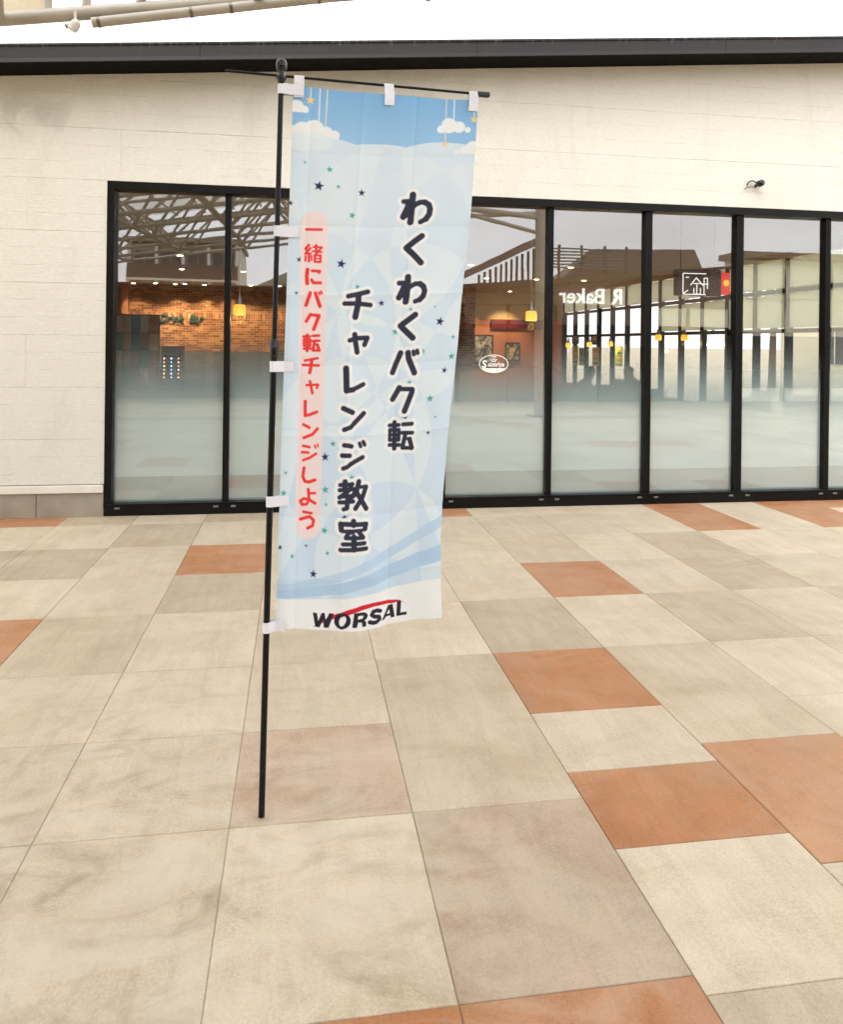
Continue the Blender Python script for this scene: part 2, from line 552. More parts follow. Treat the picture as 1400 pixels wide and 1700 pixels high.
# ------------------------------------------------------------------ banner print layout (millimetres on the cloth)
P_BIG=[(9.2,[(399,336),(398,363),(396,429)]),(7.0,[(370,360),(391,358)]),(9.2,[(390,365),(371,412)]),(9.2,[(385,370),(386,398),(380,405)]),(7.5,[(396,382),(409,369),(423,362),(438,361)]),(8.8,[(438,361),(453,369),(458,383),(456,402),(446,418)]),(7.0,[(446,418),(429,428)]),(8.8,[(437,476),(414,494),(388,517),(415,541),(441,566)]),(9.2,[(402,615),(403,645),(400,698)]),(7.2,[(373,636),(400,635)]),(9.2,[(394,643),(376,684)]),(9.2,[(390,649),(392,668),(386,675)]),(6.9,[(403,656),(413,646),(428,638),(444,637)]),(8.5,[(444,638),(457,647),(462,662),(458,680),(448,691)]),(6.6,[(448,691),(432,697)]),(8.9,[(437,742),(388,779),(434,820)]),(8.6,[(396,871),(374,935)]),(8.6,[(422,870),(426,889),(451,938)]),(5.6,[(440,866),(443,876)]),(5.6,[(453,863),(456,872)]),(8.6,[(403,988),(383,1025)]),(6.3,[(406,992),(448,993)]),(8.6,[(449,996),(449,1004),(429,1066)]),(6.6,[(397,1104),(403,1191)]),(5.4,[(379,1113),(413,1113)]),(5.4,[(382,1128),(414,1129),(416,1163),(384,1162),(382,1128)]),(3.7,[(383,1145),(414,1146)]),(5.4,[(384,1179),(420,1180)]),(5.7,[(428,1111),(459,1110)]),(5.4,[(425,1139),(463,1140)]),(6.3,[(439,1140),(432,1188)]),(5.4,[(432,1190),(466,1192)]),(6.7,[(455,1161),(466,1192)]),(4.4,[(448,1160),(456,1160)]),(8.1,[(228,1296),(228,1318)]),(5.6,[(211,1307),(254,1304)]),(5.8,[(210,1324),(262,1319)]),(6.3,[(254,1303),(241,1326),(211,1348)]),(5.6,[(224,1344),(263,1341)]),(6.3,[(259,1342),(239,1360)]),(5.8,[(211,1364),(260,1360)]),(7.2,[(239,1356),(239,1379)]),(6.1,[(239,1383),(227,1386)]),(7.7,[(277,1295),(271,1323),(262,1335)]),(5.0,[(277,1313),(304,1312)]),(6.8,[(304,1313),(292,1348),(269,1383)]),(7.2,[(269,1328),(285,1350),(308,1384)]),(8.6,[(264,1426),(265,1436)]),(6.5,[(218,1435),(311,1435)]),(8.1,[(220,1437),(222,1454)]),(8.0,[(308,1437),(307,1450)]),(4.7,[(228,1458),(298,1454)]),(6.8,[(248,1460),(239,1478)]),(5.6,[(239,1479),(301,1479)]),(6.5,[(286,1461),(301,1478)]),(3.6,[(252,1463),(265,1462)]),(8.6,[(267,1476),(269,1516)]),(5.8,[(229,1500),(307,1497)]),(6.0,[(221,1519),(314,1515)]),(6.9,[(204,684),(237,676),(269,667)]),(6.4,[(193,709),(239,707),(280,711)]),(9.0,[(238,680),(239,706),(231,752)]),(6.4,[(216,830),(239,822),(275,820)]),(6.9,[(275,821),(267,843)]),(7.5,[(232,810),(236,836),(243,868)]),(9.0,[(209,923),(215,995)]),(7.8,[(215,995),(237,992)]),(6.4,[(234,993),(272,974)]),(7.2,[(208,1054),(241,1067)]),(7.1,[(281,1070),(250,1102)]),(6.1,[(251,1101),(238,1116)]),(6.4,[(237,1116),(215,1124)]),(6.4,[(218,1175),(231,1176),(245,1179)]),(5.1,[(273,1169),(278,1179)]),(5.1,[(286,1164),(292,1174)]),(6.6,[(213,1209),(240,1210)]),(6.1,[(287,1215),(262,1228),(245,1238)]),(6.1,[(245,1238),(234,1247),(219,1252)])]
P_RED=[(3.9,[(57,471),(105,469)]),(3.8,[(67,522),(57,534)]),(3.3,[(57,534),(62,541)]),(3.4,[(72,532),(57,551)]),(2.7,[(57,551),(75,549)]),(3.4,[(68,551),(69,576)]),(3.0,[(58,560),(58,574)]),(2.6,[(76,557),(78,571)]),(3.8,[(90,522),(91,541)]),(2.7,[(81,528),(108,527)]),(3.2,[(108,528),(86,557)]),(2.6,[(79,542),(109,543)]),(3.2,[(87,555),(106,554),(107,575),(88,576),(87,555)]),(1.8,[(87,565),(106,564)]),(5.7,[(66,603),(64,626),(67,648)]),(4.2,[(81,606),(106,606)]),(5.1,[(104,607),(104,609)]),(4.8,[(81,636),(87,645),(110,644)]),(5.4,[(78,679),(66,720)]),(5.4,[(95,679),(112,721)]),(3.0,[(106,676),(109,682)]),(3.0,[(113,672),(116,679)]),(5.1,[(82,750),(69,773)]),(4.8,[(82,751),(111,752)]),(5.4,[(110,755),(95,798)]),(4.5,[(74,818),(76,870)]),(3.8,[(62,824),(84,822)]),(3.8,[(64,833),(84,832),(85,853),(65,854),(64,833)]),(2.5,[(65,843),(84,842)]),(3.8,[(65,864),(87,862)]),(3.9,[(93,820),(113,818)]),(3.8,[(91,837),(115,835)]),(4.4,[(100,837),(95,867)]),(3.8,[(95,868),(116,867)]),(4.6,[(109,849),(116,867)]),(3.0,[(105,848),(110,848)]),(3.7,[(70,903),(112,893)]),(3.9,[(64,918),(117,917)]),(5.2,[(93,901),(92,919),(88,942)]),(3.6,[(79,984),(118,980),(114,991)]),(4.1,[(90,971),(100,1009)]),(5.2,[(77,1038),(79,1084)]),(4.5,[(79,1084),(91,1082),(118,1070)]),(4.5,[(74,1114),(95,1123)]),(4.5,[(123,1125),(107,1144),(77,1157)]),(4.1,[(76,1184),(98,1187)]),(2.8,[(116,1181),(120,1188)]),(2.8,[(125,1177),(128,1183)]),(4.1,[(73,1205),(95,1205)]),(4.1,[(122,1208),(101,1222),(78,1231)]),(4.9,[(82,1256),(79,1286),(87,1301),(101,1303),(122,1295)]),(4.5,[(100,1327),(104,1361),(96,1376),(80,1378),(73,1367),(85,1358),(103,1360),(126,1372)]),(3.6,[(103,1340),(125,1338)]),(4.1,[(86,1402),(115,1406)]),(4.7,[(76,1427),(109,1418),(124,1429),(120,1447),(103,1456)])]
P_POLY=[[[(129,1729),(144,1730),(148,1755),(160,1729),(171,1729),(174,1753),(187,1729),(203,1729),(185,1777),(168,1777),(166,1752),(153,1776),(138,1775)]],[[(261,1752),(260,1758),(257,1763),(253,1768),(248,1772),(242,1775),(236,1777),(229,1778),(223,1777),(217,1775),(212,1771),(208,1767),(205,1762),(204,1756),(204,1750),(205,1744),(208,1738),(212,1733),(217,1729),(223,1726),(229,1724),(236,1724),(242,1725),(248,1727),(253,1730),(257,1735),(260,1740),(261,1746)],[(244,1751),(243,1754),(241,1758),(239,1761),(237,1764),(234,1766),(232,1767),(229,1768),(226,1767),(224,1766),(222,1764),(221,1761),(221,1757),(220,1754),(221,1750),(222,1746),(224,1742),(226,1739),(228,1736),(231,1734),(233,1733),(236,1733),(239,1733),(241,1735),(243,1737),(244,1740),(245,1743),(245,1747)]],[[(273,1724),(307,1724),(320,1729),(324,1739),(318,1749),(311,1752),(317,1757),(318,1772),(303,1773),(302,1758),(288,1756),(283,1773),(266,1772)],[(288,1735),(306,1735),(307,1741),(302,1745),(286,1746)]],[[(403,1720),(420,1719),(428,1764),(413,1765),(412,1757),(394,1758),(388,1765),(377,1767)],[(397,1749),(409,1749),(407,1735)]],[[(437,1713),(453,1713),(450,1753),(474,1753),(473,1764),(434,1763)]]]
P_S=[(6.9,[(372,1732),(358,1727),(344,1729),(338,1738),(349,1746),(366,1750),(370,1758),(358,1766),(344,1766),(330,1761)])]
P_SW=[(128,1777),(159,1757),(202,1733),(252,1712),(302,1702),(353,1698),(404,1702),(444,1709),(477,1727),(455,1717),(438,1715),(420,1717),(386,1713),(347,1712),(302,1718),(263,1727),(199,1748),(159,1763),(136,1774)]
P_STAR=[('n',91,326,15.4),('n',229,339,11.3),('n',3,388,8.2),('g',123,269,10.2),('g',153,324,7.2),('g',202,416,10.2),('g',44,250,5.1),('c',171,465,12.3),('n',175,578,14.3),('n',38,572,9.2),('n',32,682,6.1),('g',233,652,9.2),('n',317,704,10.2),('g',420,725,7.2),('g',505,715,4.1),('n',528,766,14.3),('g',371,799,11.3),('g',580,820,7.2),('c',484,818,11.3),('g',473,867,10.2),('g',581,887,11.3),('n',560,934,10.2),('g',437,971,9.2),('g',517,1028,12.3),('c',509,1088,10.2),('g',544,1092,4.5),('n',433,1088,10.2),('c',19,658,10.2),('c',8,499,8.2),('g',179,1172,9.2),('n',154,1217,13.3),('g',18,1275,6.1),('g',13,1341,10.2),('g',160,1325,12.3),('g',165,1374,6.1),('n',232,1414,10.2),('g',251,1282,9.2),('g',163,1460,11.3),('n',100,1514,5.3),('g',51,1549,8.2),('g',176,1534,7.8),('n',128,1605,12.3),('n',7,1520,8.2),('n',522,1144,7.2),('y',55,43,13.3),('y',590,68,12.3),('y',498,157,12.3)]
P_LINE=[('y',(55,-7),(55,33)),('w',(84,-3),(83,134)),('y',(107,1),(104,139)),('y',(494,-3),(498,145)),('w',(521,1),(524,77)),('y',(587,2),(590,58))]
P_CLOUD=[[(13,70,22.5),(38,76,12.3),(-1,82,16.4)],[(70,139,31.8),(33,146,28.7),(107,146,20.5),(5,158,26.6),(134,154,16.4)],[(509,91,26.6),(482,107,14.3),(542,95,20.5),(571,105,10.2)],[(593,169,24.6),(563,179,14.3),(539,184,8.2)]]
P_FLAT=[87,167,119,189]
P_CAP=((83,454),(104,1447))
P_WHITE=[(3,1691),(66,1691),(179,1683),(291,1672),(397,1665),(503,1655),(601,1651)]

# ================================================================== SETTING: ground and paving
gm = MB()
gm.add([(-900, -900, -0.012), (900, -900, -0.012), (900, 900, -0.012), (-900, 900, -0.012)], [(0, 1, 2, 3)])
ground = struct(gm.build('ground', M_PAVE))
pavement = struct(MB().box(-5.6, 8.2, -9.2, 0.02, -0.011, -0.0045).build('pavement', M_GROUT))

TW, TX0 = 0.5915, -1.3852
ROWS = [0.012, -0.36, -1.11, -1.865, -2.61, -3.40, -4.04, -4.65, -5.40, -6.15, -6.90, -7.65, -8.40]
CUSTOM = {3: [0.012, -0.36, -1.11, -1.865, -2.61, -3.40, -4.65, -5.40, -6.15, -6.90, -7.65, -8.40],
          4: [0.012, -0.36, -1.11, -1.865, -2.61, -3.40, -4.04, -4.49, -4.92, -5.46, -6.15, -6.90, -7.65, -8.40],
          5: [0.012, -0.36, -1.11, -1.865, -2.61, -3.40, -4.365, -5.07, -5.70, -6.40, -7.1, -7.8, -8.40]}
C_, G_, N_, K_, O_, P_ = T_CREAM, T_GREY, T_TAN, T_PINK, T_TERRA, T_TERRA2
TONE = {-2: [O_, C_, G_, C_, C_, C_, G_, C_], -1: [G_, C_, G_, C_, O_, C_, C_, C_],
        0: [C_, G_, C_, C_, G_, C_, C_, C_, C_], 1: [G_, C_, O_, G_, C_, C_, C_, C_, C_],
        2: [C_, C_, C_, C_, C_, C_, K_, C_, O_], 3: [C_, G_, C_, C_, C_, G_, N_, O_],
        4: [O_, C_, C_, C_, G_, O_, C_, O_, C_, G_], 5: [C_, C_, G_, O_, C_, G_, P_, C_],
        6: [C_, C_, C_, C_, G_, C_, C_, C_], 7: [C_, C_, G_, G_, C_, C_, C_], 8: [O_, O_, C_, C_, G_, C_, C_],
        9: [C_, C_, C_, C_, C_, C_], 10: [O_, O_, C_, C_, C_], 11: [O_, C_, C_, G_], 12: [C_, C_, C_, C_]}
_tm = {}
def tile_mesh(w, l, mat):
    key = (round(w, 3), round(l, 3), mat.name)
    if key not in _tm:
        a, b, c = w / 2 - 0.0012, l / 2 - 0.0012, 0.0018
        m = MB()
        m.add([(-a, -b, -0.006), (a, -b, -0.006), (a, b, -0.006), (-a, b, -0.006),
               (-a, -b, -0.002), (a, -b, -0.002), (a, b, -0.002), (-a, b, -0.002),
               (-a + c, -b + c, 0), (a - c, -b + c, 0), (a - c, b - c, 0), (-a + c, b - c, 0)],
              [(0, 1, 5, 4), (1, 2, 6, 5), (2, 3, 7, 6), (3, 0, 4, 7), (4, 5, 9, 8), (5, 6, 10, 9), (6, 7, 11, 10), (7, 4, 8, 11), (8, 9, 10, 11)])
        _tm[key] = m.mesh('paving_tile', mat)
    return _tm[key]
rt = random.Random(11)
for i in range(-7, 16):
    rows = CUSTOM.get(i, ROWS)
    tn = TONE.get(i, [])
    for k in range(len(rows) - 1):
        mat = tn[k] if k < len(tn) else rt.choices([C_, G_, O_, K_], [62, 24, 10, 4])[0]
        y0, y1 = rows[k], rows[k + 1]
        link('paving_tile', tile_mesh(TW, y0 - y1, mat), pavement,
             (TX0 + (i + 0.5) * TW, (y0 + y1) / 2, rt.uniform(-0.0006, 0.0006)),
             (rt.uniform(-0.0006, 0.0006), rt.uniform(-0.0006, 0.0006), 0))

# ================================================================== RESTAURANT BUILDING
BX0, BX1 = -5.4, 7.3
def z_soffit(x):
    return 3.822 + 0.082 * (x + 2.578)
shop = thing('restaurant_building', 'cream clad single-storey restaurant with black framed shop windows and dark sloping eaves', 'building')
WX0, WX1, WH = -1.68, 6.42, 2.956
# backing wall with the window opening left free
bk = MB()
bk.prism([(BX0, 0.0), (WX0, 0.0), (WX0, z_soffit(WX0)), (BX0, z_soffit(BX0))], -0.012, 0.16)
bk.prism([(WX0, WH), (WX1, WH), (WX1, z_soffit(WX1)), (WX0, z_soffit(WX0))], -0.012, 0.16)
bk.prism([(WX1, 0), (BX1, 0), (BX1, z_soffit(BX1)), (WX1, z_soffit(WX1))], -0.012, 0.16)
bk.build('wall', M_BACK, shop)

def clip(poly, f):
    out = []
    for i in range(len(poly)):
        a, b = poly[i], poly[(i + 1) % len(poly)]
        fa, fb = f(a), f(b)
        if fa >= 0:
            out.append(a)
        if (fa >= 0) != (fb >= 0):
            t = fa / (fa - fb)
            out.append((a[0] + t * (b[0] - a[0]), a[1] + t * (b[1] - a[1])))
    return out
COURSE = 0.455
rs = random.Random(5)
def board(x0, x1, z0, z1):
    g_ = 0.00045
    poly = clip([(x0 + g_, z0 + g_), (x1 - g_, z0 + g_), (x1 - g_, z1 - g_), (x0 + g_, z1 - g_)],
                lambda p: z_soffit(p[0]) - 0.004 - p[1])
    if len(poly) < 3:
        return
    yo = rs.uniform(-0.0006, 0.0006)
    # front face with a small chamfer all round
    cx = sum(p[0] for p in poly) / len(poly)
    cz = sum(p[1] for p in poly) / len(poly)
    n = len(poly)
    ins = [(p[0] - math.copysign(0.0009, p[0] - cx), p[1] - math.copysign(0.0009, p[1] - cz)) for p in poly]
    m = MB()
    m.add([(p[0], -0.012, p[1]) for p in poly] + [(p[0], -0.0292 + yo, p[1]) for p in poly] + [(p[0], -0.030 + yo, p[1]) for p in ins],
          [(i, (i + 1) % n, n + (i + 1) % n, n + i) for i in range(n)] +
          [(n + i, n + (i + 1) % n, 2 * n + (i + 1) % n, 2 * n + i) for i in range(n)] + [tuple(range(2 * n, 3 * n))])
    m.build('siding_board', M_SIDING, shop)
def course(xa, xb, z0, z1, k):
    xs = [xa]
    x = xa + (0.8 + 1.13 * (k % 3)) % 3.03
    while x < xb - 0.25:
        if x > xa + 0.25:
            xs.append(x)
        x += 3.03
    xs.append(xb)
    for a, b in zip(xs[:-1], xs[1:]):
        board(a, b, z0, z1)
for k in range(-12, 10):
    z0, z1 = WH + k * COURSE, WH + (k + 1) * COURSE
    if z0 > z_soffit(BX1):
        break
    z0 = max(z0, 0.287)
    if z1 < z0:
        continue
    if k < 0:
        course(BX0, WX0, z0, z1, k)
        course(WX1, BX1, z0, z1, k)
    else:
        course(BX0, BX1, z0, z1, k)
# plinth and white strip
for xa, xb in ((BX0, WX0), (WX1, BX1)):
    MB().box(xa, xb - 0.004, -0.05, -0.013, 0.2125, 0.280, 0.004).build('drip_trim', M_WHITETRIM, shop)
    MB().box(xa, xb - 0.001, -0.024, -0.0125, 0, 0.2115).build('plinth_backing', M_GROUT, shop)
    x = xb - 0.004
    while x > xa:
        w = 0.556 if abs(x - xb) < 0.01 and xa == BX0 else 0.60
        MB().box(max(xa, x - w + 0.006), x, -0.036, -0.0245, 0.0, 0.2105, 0.002).build('plinth_tile', M_PLINTH, shop)
        x -= w
# eaves: sloping soffit, fascia sheets and roof
EV = 0.38
m = MB()
xa, xb = BX0 - 0.3, BX1 + 0.3
m.add([(xa, -EV + 0.012, z_soffit(xa)), (xb, -EV + 0.012, z_soffit(xb)), (xb, 0.1, z_soffit(xb)), (xa, 0.1, z_soffit(xa)),
       (xa, -EV + 0.012, z_soffit(xa) + 0.05), (xb, -EV + 0.012, z_soffit(xb) + 0.05), (xb, 0.1, z_soffit(xb) + 0.05), (xa, 0.1, z_soffit(xa) + 0.05)],
      [(0, 1, 2, 3), (4, 5, 6, 7), (0, 1, 5, 4), (1, 2, 6, 5), (2, 3, 7, 6), (3, 0, 4, 7)])
m.build('soffit', M_SOFFIT, shop)
x = xa
while x < xb - 0.01:
    x2 = min(x + 2.42, xb)
    a, b = x + 0.0015, x2 - 0.0015
    prof = [(-EV + 0.012, -0.014), (-EV - 0.004, -0.014), (-EV, 0.018), (-EV, 0.112), (-EV - 0.012, 0.120), (-EV - 0.012, 0.136), (-EV + 0.02, 0.136)]
    n = len(prof)
    m = MB()
    m.add([(a, y, z_soffit(a) + z) for y, z in prof] + [(b, y, z_soffit(b) + z) for y, z in prof],
          [(i, (i + 1) % n, n + (i + 1) % n, n + i) for i in range(n)] + [tuple(range(n)), tuple(range(2 * n - 1, n - 1, -1))])
    m.build('fascia_panel', M_FASCIA, shop)
    x = x2
m = MB()
m.add([(xa, -EV + 0.02, z_soffit(xa) + 0.085), (xb, -EV + 0.02, z_soffit(xb) + 0.085), (xb, 13.8, z_soffit(xb) + 0.085), (xa, 13.8, z_soffit(xa) + 0.085),
       (xa, -EV + 0.02, z_soffit(xa) + 0.13), (xb, -EV + 0.02, z_soffit(xb) + 0.13), (xb, 13.8, z_soffit(xb) + 0.13), (xa, 13.8, z_soffit(xa) + 0.13)],
      [(0, 1, 2, 3), (4, 5, 6, 7), (0, 1, 5, 4), (1, 2, 6, 5), (2, 3, 7, 6), (3, 0, 4, 7)])
m.build('roof', M_ROOF, shop)

# window wall: frame, mullions, panes, film
fr = MB()
fr.box(WX0, WX1, -0.034, 0.10, 2.884, 2.954, 0.003)          # head
fr.box(WX0, WX1, -0.030, 0.10, 0.0, 0.100, 0.003)            # sill
fr.box(WX0, WX1, -0.040, 0.02, 0.100, 0.108, 0.001)
fr.box(WX0, WX0 + 0.062, -0.036, 0.10, 0.108, 2.884, 0.003)
fr.box(WX1 - 0.062, WX1, -0.036, 0.10, 0.108, 2.884, 0.003)
fr.build('window_frame', M_FRAME, shop)
MULL = [(-0.642, 0.058), (0.360, 0.05), (1.365, 0.042), (2.392, 0.073), (3.397, 0.095), (4.370, 0.110), (5.350, 0.096)]
MEDGE = []
for cx, w in MULL:
    xl = cx - w / 2 + (0.05 * cx / 7.2 if cx > 0 else 0)
    xr = cx + w / 2 + (0.05 * cx / 7.2 if cx < 0 else 0)
    MEDGE += [xl, xr]
    mm = MB().box(xl, xr, 0.0, 0.10, 0.1085, 2.8835, 0.003)
    if w > 0.07:   # sliding leaves: a second stile set back
        mm.box((xl + xr) / 2 - 0.004, (xl + xr) / 2 + 0.004, -0.003, 0.001, 0.109, 2.883)
    mm.build('mullion', M_FRAME, shop)
edges = [WX0 + 0.062] + MEDGE + [WX1 - 0.062]
PANES = []
for i in range(0, len(edges), 2):
    a, b = edges[i], edges[i + 1]
    pane = MB().box(a - 0.004, b + 0.004, 0.050, 0.058, 0.10, 2.892).build('window_pane', M_GLASS, shop)
    PANES.append(pane)
    m = MB()
    m.add([(a, 0.064, 0.331), (b, 0.064, 0.331), (b, 0.064, 1.75), (a, 0.064, 1.75)], [(0, 1, 2, 3)])
    m.build('frosted_film', M_FILM, pane)
    m = MB()
    m.add([(a, 0.064, 0.104), (b, 0.064, 0.104), (b, 0.064, 0.329), (a, 0.064, 0.329)], [(0, 1, 2, 3)])
    m.build('lower_film', M_FILM2, pane)
    for sx in (a + 0.05, b - 0.05):
        MB().box(sx - 0.022, sx + 0.022, -0.035, -0.0305, 0.062, 0.078, 0.001).build('drain_cap', M_WEEP, shop)

# oval vinyl emblem on the glass
SX, SZ, SRX, SRZ = 1.856, 1.367, 0.145, 0.089
sroot = thing('window_sticker', 'white oval logo sticker on the glass to the right of the banner', 'sticker', (SX, 0.047, SZ))
def oval(rx, rz, n=48):
    return [(rx * math.cos(2 * math.pi * k / n), rz * math.sin(2 * math.pi * k / n)) for k in range(n)]
m = MB()
o1, o2 = oval(SRX, SRZ), oval(SRX - 0.008, SRZ - 0.008)
m.add([(x, 0, z) for x, z in o1] + [(x, 0, z) for x, z in o2], [(k, (k + 1) % 48, 48 + (k + 1) % 48, 48 + k) for k in range(48)])
m.build('oval_ring', M_STICKER, sroot)
low = [p for p in oval(SRX - 0.006, SRZ - 0.006) if p[1] < -0.040]
m = MB()
m.add([(x, -0.0006, z) for x, z in low], [tuple(range(len(low)))])
m.build('lower_field', M_STICKER, sroot)
m = MB()
for a, b, w in (((-0.022, 0.068), (0.022, 0.068), 0.008), ((-0.030, 0.048), (-0.012, 0.026), 0.009), ((0.030, 0.048), (0.012, 0.026), 0.009), ((-0.016, 0.024), (0.016, 0.024), 0.010), ((-0.010, 0.046), (0.010, 0.046), 0.012)):
    d = Vector((b[0] - a[0], b[1] - a[1])).normalized() * w / 2
    m.add([(a[0] - d.y, -0.0003, a[1] + d.x), (b[0] - d.y, -0.0003, b[1] + d.x), (b[0] + d.y, -0.0003, b[1] - d.x), (a[0] + d.y, -0.0003, a[1] - d.x)], [(0, 1, 2, 3)])
m.build('crest', M_STICKER, sroot)
tm = text_mesh('aizeriya', 0.062, 0.0002, M_STICKER, 0.0, 0.0012)
link('lettering', tm, sroot, (0.024, -0.0012, -0.024), (R(90), 0, 0), (0.86, 1, 1))
tm = text_mesh('S', 0.098, 0.0002, M_STICKER, 0.12, 0.003)
link('lettering', tm, sroot, (-0.096, -0.0012, -0.036), (R(90), 0, 0))

# little black wall fitting above the right panes
hook = thing('wall_lamp', 'small black spot fitting with curved loop arm on the cream wall, upper right', 'wall lamp', (4.47, -0.031, 3.165))
MB().lathe([(0.030, 0.0), (0.034, 0.012), (0.032, 0.05), (0.022, 0.062)], seg=20).build('lamp_head', M_BLACKP, hook, True, (0.055, -0.045, 0.02), (R(78), 0, R(18)))
m = MB()
arc = [(-0.055 + 0.010 * math.cos(a) * 0 + 0.055 * (1 - math.cos(a)), -0.028, 0.004 + 0.052 * math.sin(a)) for a in [math.pi * k / 10 for k in range(9)]]
m.path(arc, 0.006)
m.build('loop_arm', M_BLACKP, hook, True)
m = MB().path([(-0.075, -0.012, -0.028), (-0.05, -0.02, -0.008), (0.0, -0.026, -0.004), (0.05, -0.03, -0.01)], 0.0045)
m.build('cable', simple('grey cable', s2l(110, 100, 90), 0.5), hook, True)
MB().tube((0.055, 0.0, 0.015), (0.055, -0.03, 0.018), 0.016, 0.012).build('wall_mount', M_BLACKP, hook, True)

# ================================================================== BANNER POLE AND NOBORI BANNER
AL = R(3.0)
BASE = Vector((-0.103, -4.604, 0))
pole = thing('banner_pole', 'slim black telescopic pole with ball top and crossbar holding the printed banner', 'flagpole', BASE, AL)
LEAN = 0.037 / 2.44
def px_(z):
    return LEAN * z
MB().tube((0, 0, 0.002), (px_(1.53), 0, 1.53), 0.0105, seg=18).build('lower_tube', M_BLACK, pole, True)
MB().tube((px_(1.5), 0, 1.5), (px_(2.44), 0, 2.44), 0.0086, seg=18).build('upper_tube', M_BLACK, pole, True)
MB().lathe([(0.0125, -0.034), (0.0135, -0.03), (0.0135, -0.006), (0.0150, -0.004), (0.0150, 0.012), (0.0135, 0.016), (0.0125, 0.026), (0.0100, 0.030)],
           (px_(1.53), 0, 1.53)).build('height_clamp', M_BLACKP, pole, True)
MB().lathe([(0.0095, -0.042), (0.0125, -0.036), (0.0135, -0.022), (0.0165, -0.018), (0.0165, -0.010), (0.0120, -0.004), (0.0105, 0.003), (0.0110, 0.006), (0.0160, 0.011), (0.0186, 0.022), (0.0180, 0.032), (0.0140, 0.042), (0.0070, 0.047)],
           (px_(2.432), 0, 2.432)).build('ball_finial', simple('gloss black plastic', s2l(18, 18, 18), 0.06, vary=0.05), pole, True)
MB().tube((-0.143, 0.010, 2.4285), (0.735, 0.010, 2.420), 0.0046, seg=12).build('crossbar', M_BLACK, pole, True)
MB().box(0.706, 0.752, 0.001, 0.019, 2.411, 2.428, 0.003).build('end_clip', M_BLACKP, pole)
MB().box(px_(1.27) + 0.0095, px_(1.27) + 0.0125, -0.006, 0.006, 1.215, 1.275).build('paper_label', simple('white paper label', s2l(215, 215, 210), 0.7), pole)
# --- printed cloth: layout in millimetres on a 600 x 1785 sheet
ZT, ZB = 2.397, 0.612
RZ = [0.611, 0.825, 0.996, 1.326, 1.492, 1.722, 1.935, 2.193, 2.367, 2.397]
RS = [0.602, 0.592, 0.600, 0.619, 0.645, 0.657, 0.683, 0.695, 0.708, 0.712]
CW = np.array([0.0, 0.35, 0.75, 1.0])
def cloth(u, v):
    """sheet position (u 0..1 across, v 0..1 down) in the pole's own frame"""
    u, v = np.asarray(u, float), np.asarray(v, float)
    z = ZT - 0.010 * np.sin(np.pi * u) * np.exp(-v * 9) - v * (ZT - (ZB - 0.018 * np.sin(np.pi * u)))
    zc = ZT - v * (ZT - ZB)
    sl = 0.076 + (zc - 2.397) * (0.076 - 0.038) / (2.397 - 0.613)
    # smoothed right edge
    sr = sum(np.interp(zc + d, RZ, RS) for d in (-0.12, -0.06, 0, 0.06, 0.12)) / 5
    x = sl + u * (sr - sl)
    w = (0.022 * v ** 1.3 * np.sin(2 * np.pi * (0.95 * u + 0.10 + 0.25 * v)) + 0.010 * v * np.sin(2 * np.pi * (2.1 * u - 0.6 * v + 0.3))
         + 0.004 * np.sin(2 * np.pi * (1.4 * u + 2.3 * v)) + 0.028 * v * (1 - u) * u * 4 * 0.4
         + 0.012 * u * np.exp(-((v - 0.03) / 0.05) ** 2) * np.sin(9 * u))
    # fold lines left from the packet
    for c, a in ((0.118, 0.6), (0.252, 1.0), (0.380, -1.0), (0.510, 1.0), (0.640, -0.9), (0.790, 1.0), (0.905, -0.6)):
        w = w + a * 0.0055 * np.exp(-np.abs(v + 0.012 * (u - 0.5) - c) / 0.010)
    for c, a in ((0.10, 1.0), (0.37, -1.0), (0.66, 0.9)):
        w = w + a * 0.0040 * np.exp(-np.abs(u + 0.01 * np.sin(5 * v) - c) / 0.014)
    # small puckers
    w = w + 0.0034 * np.sin(31 * u + 9 * v + 2.5 * np.sin(17 * v)) * np.sin(23 * v + 4 * u) * (0.4 + 0.6 * v)
    w = w - 0.004 + 0.010 * (1 - np.minimum(1, u / 0.06)) * 0.4
    return x, w, z

def seg_d(X, Y, a, b):
    ax, ay = a
    dx, dy = b[0] - ax, b[1] - ay
    t = np.clip(((X - ax) * dx + (Y - ay) * dy) / max(1e-6, dx * dx + dy * dy), 0, 1)
    return np.hypot(X - ax - t * dx, Y - ay - t * dy)

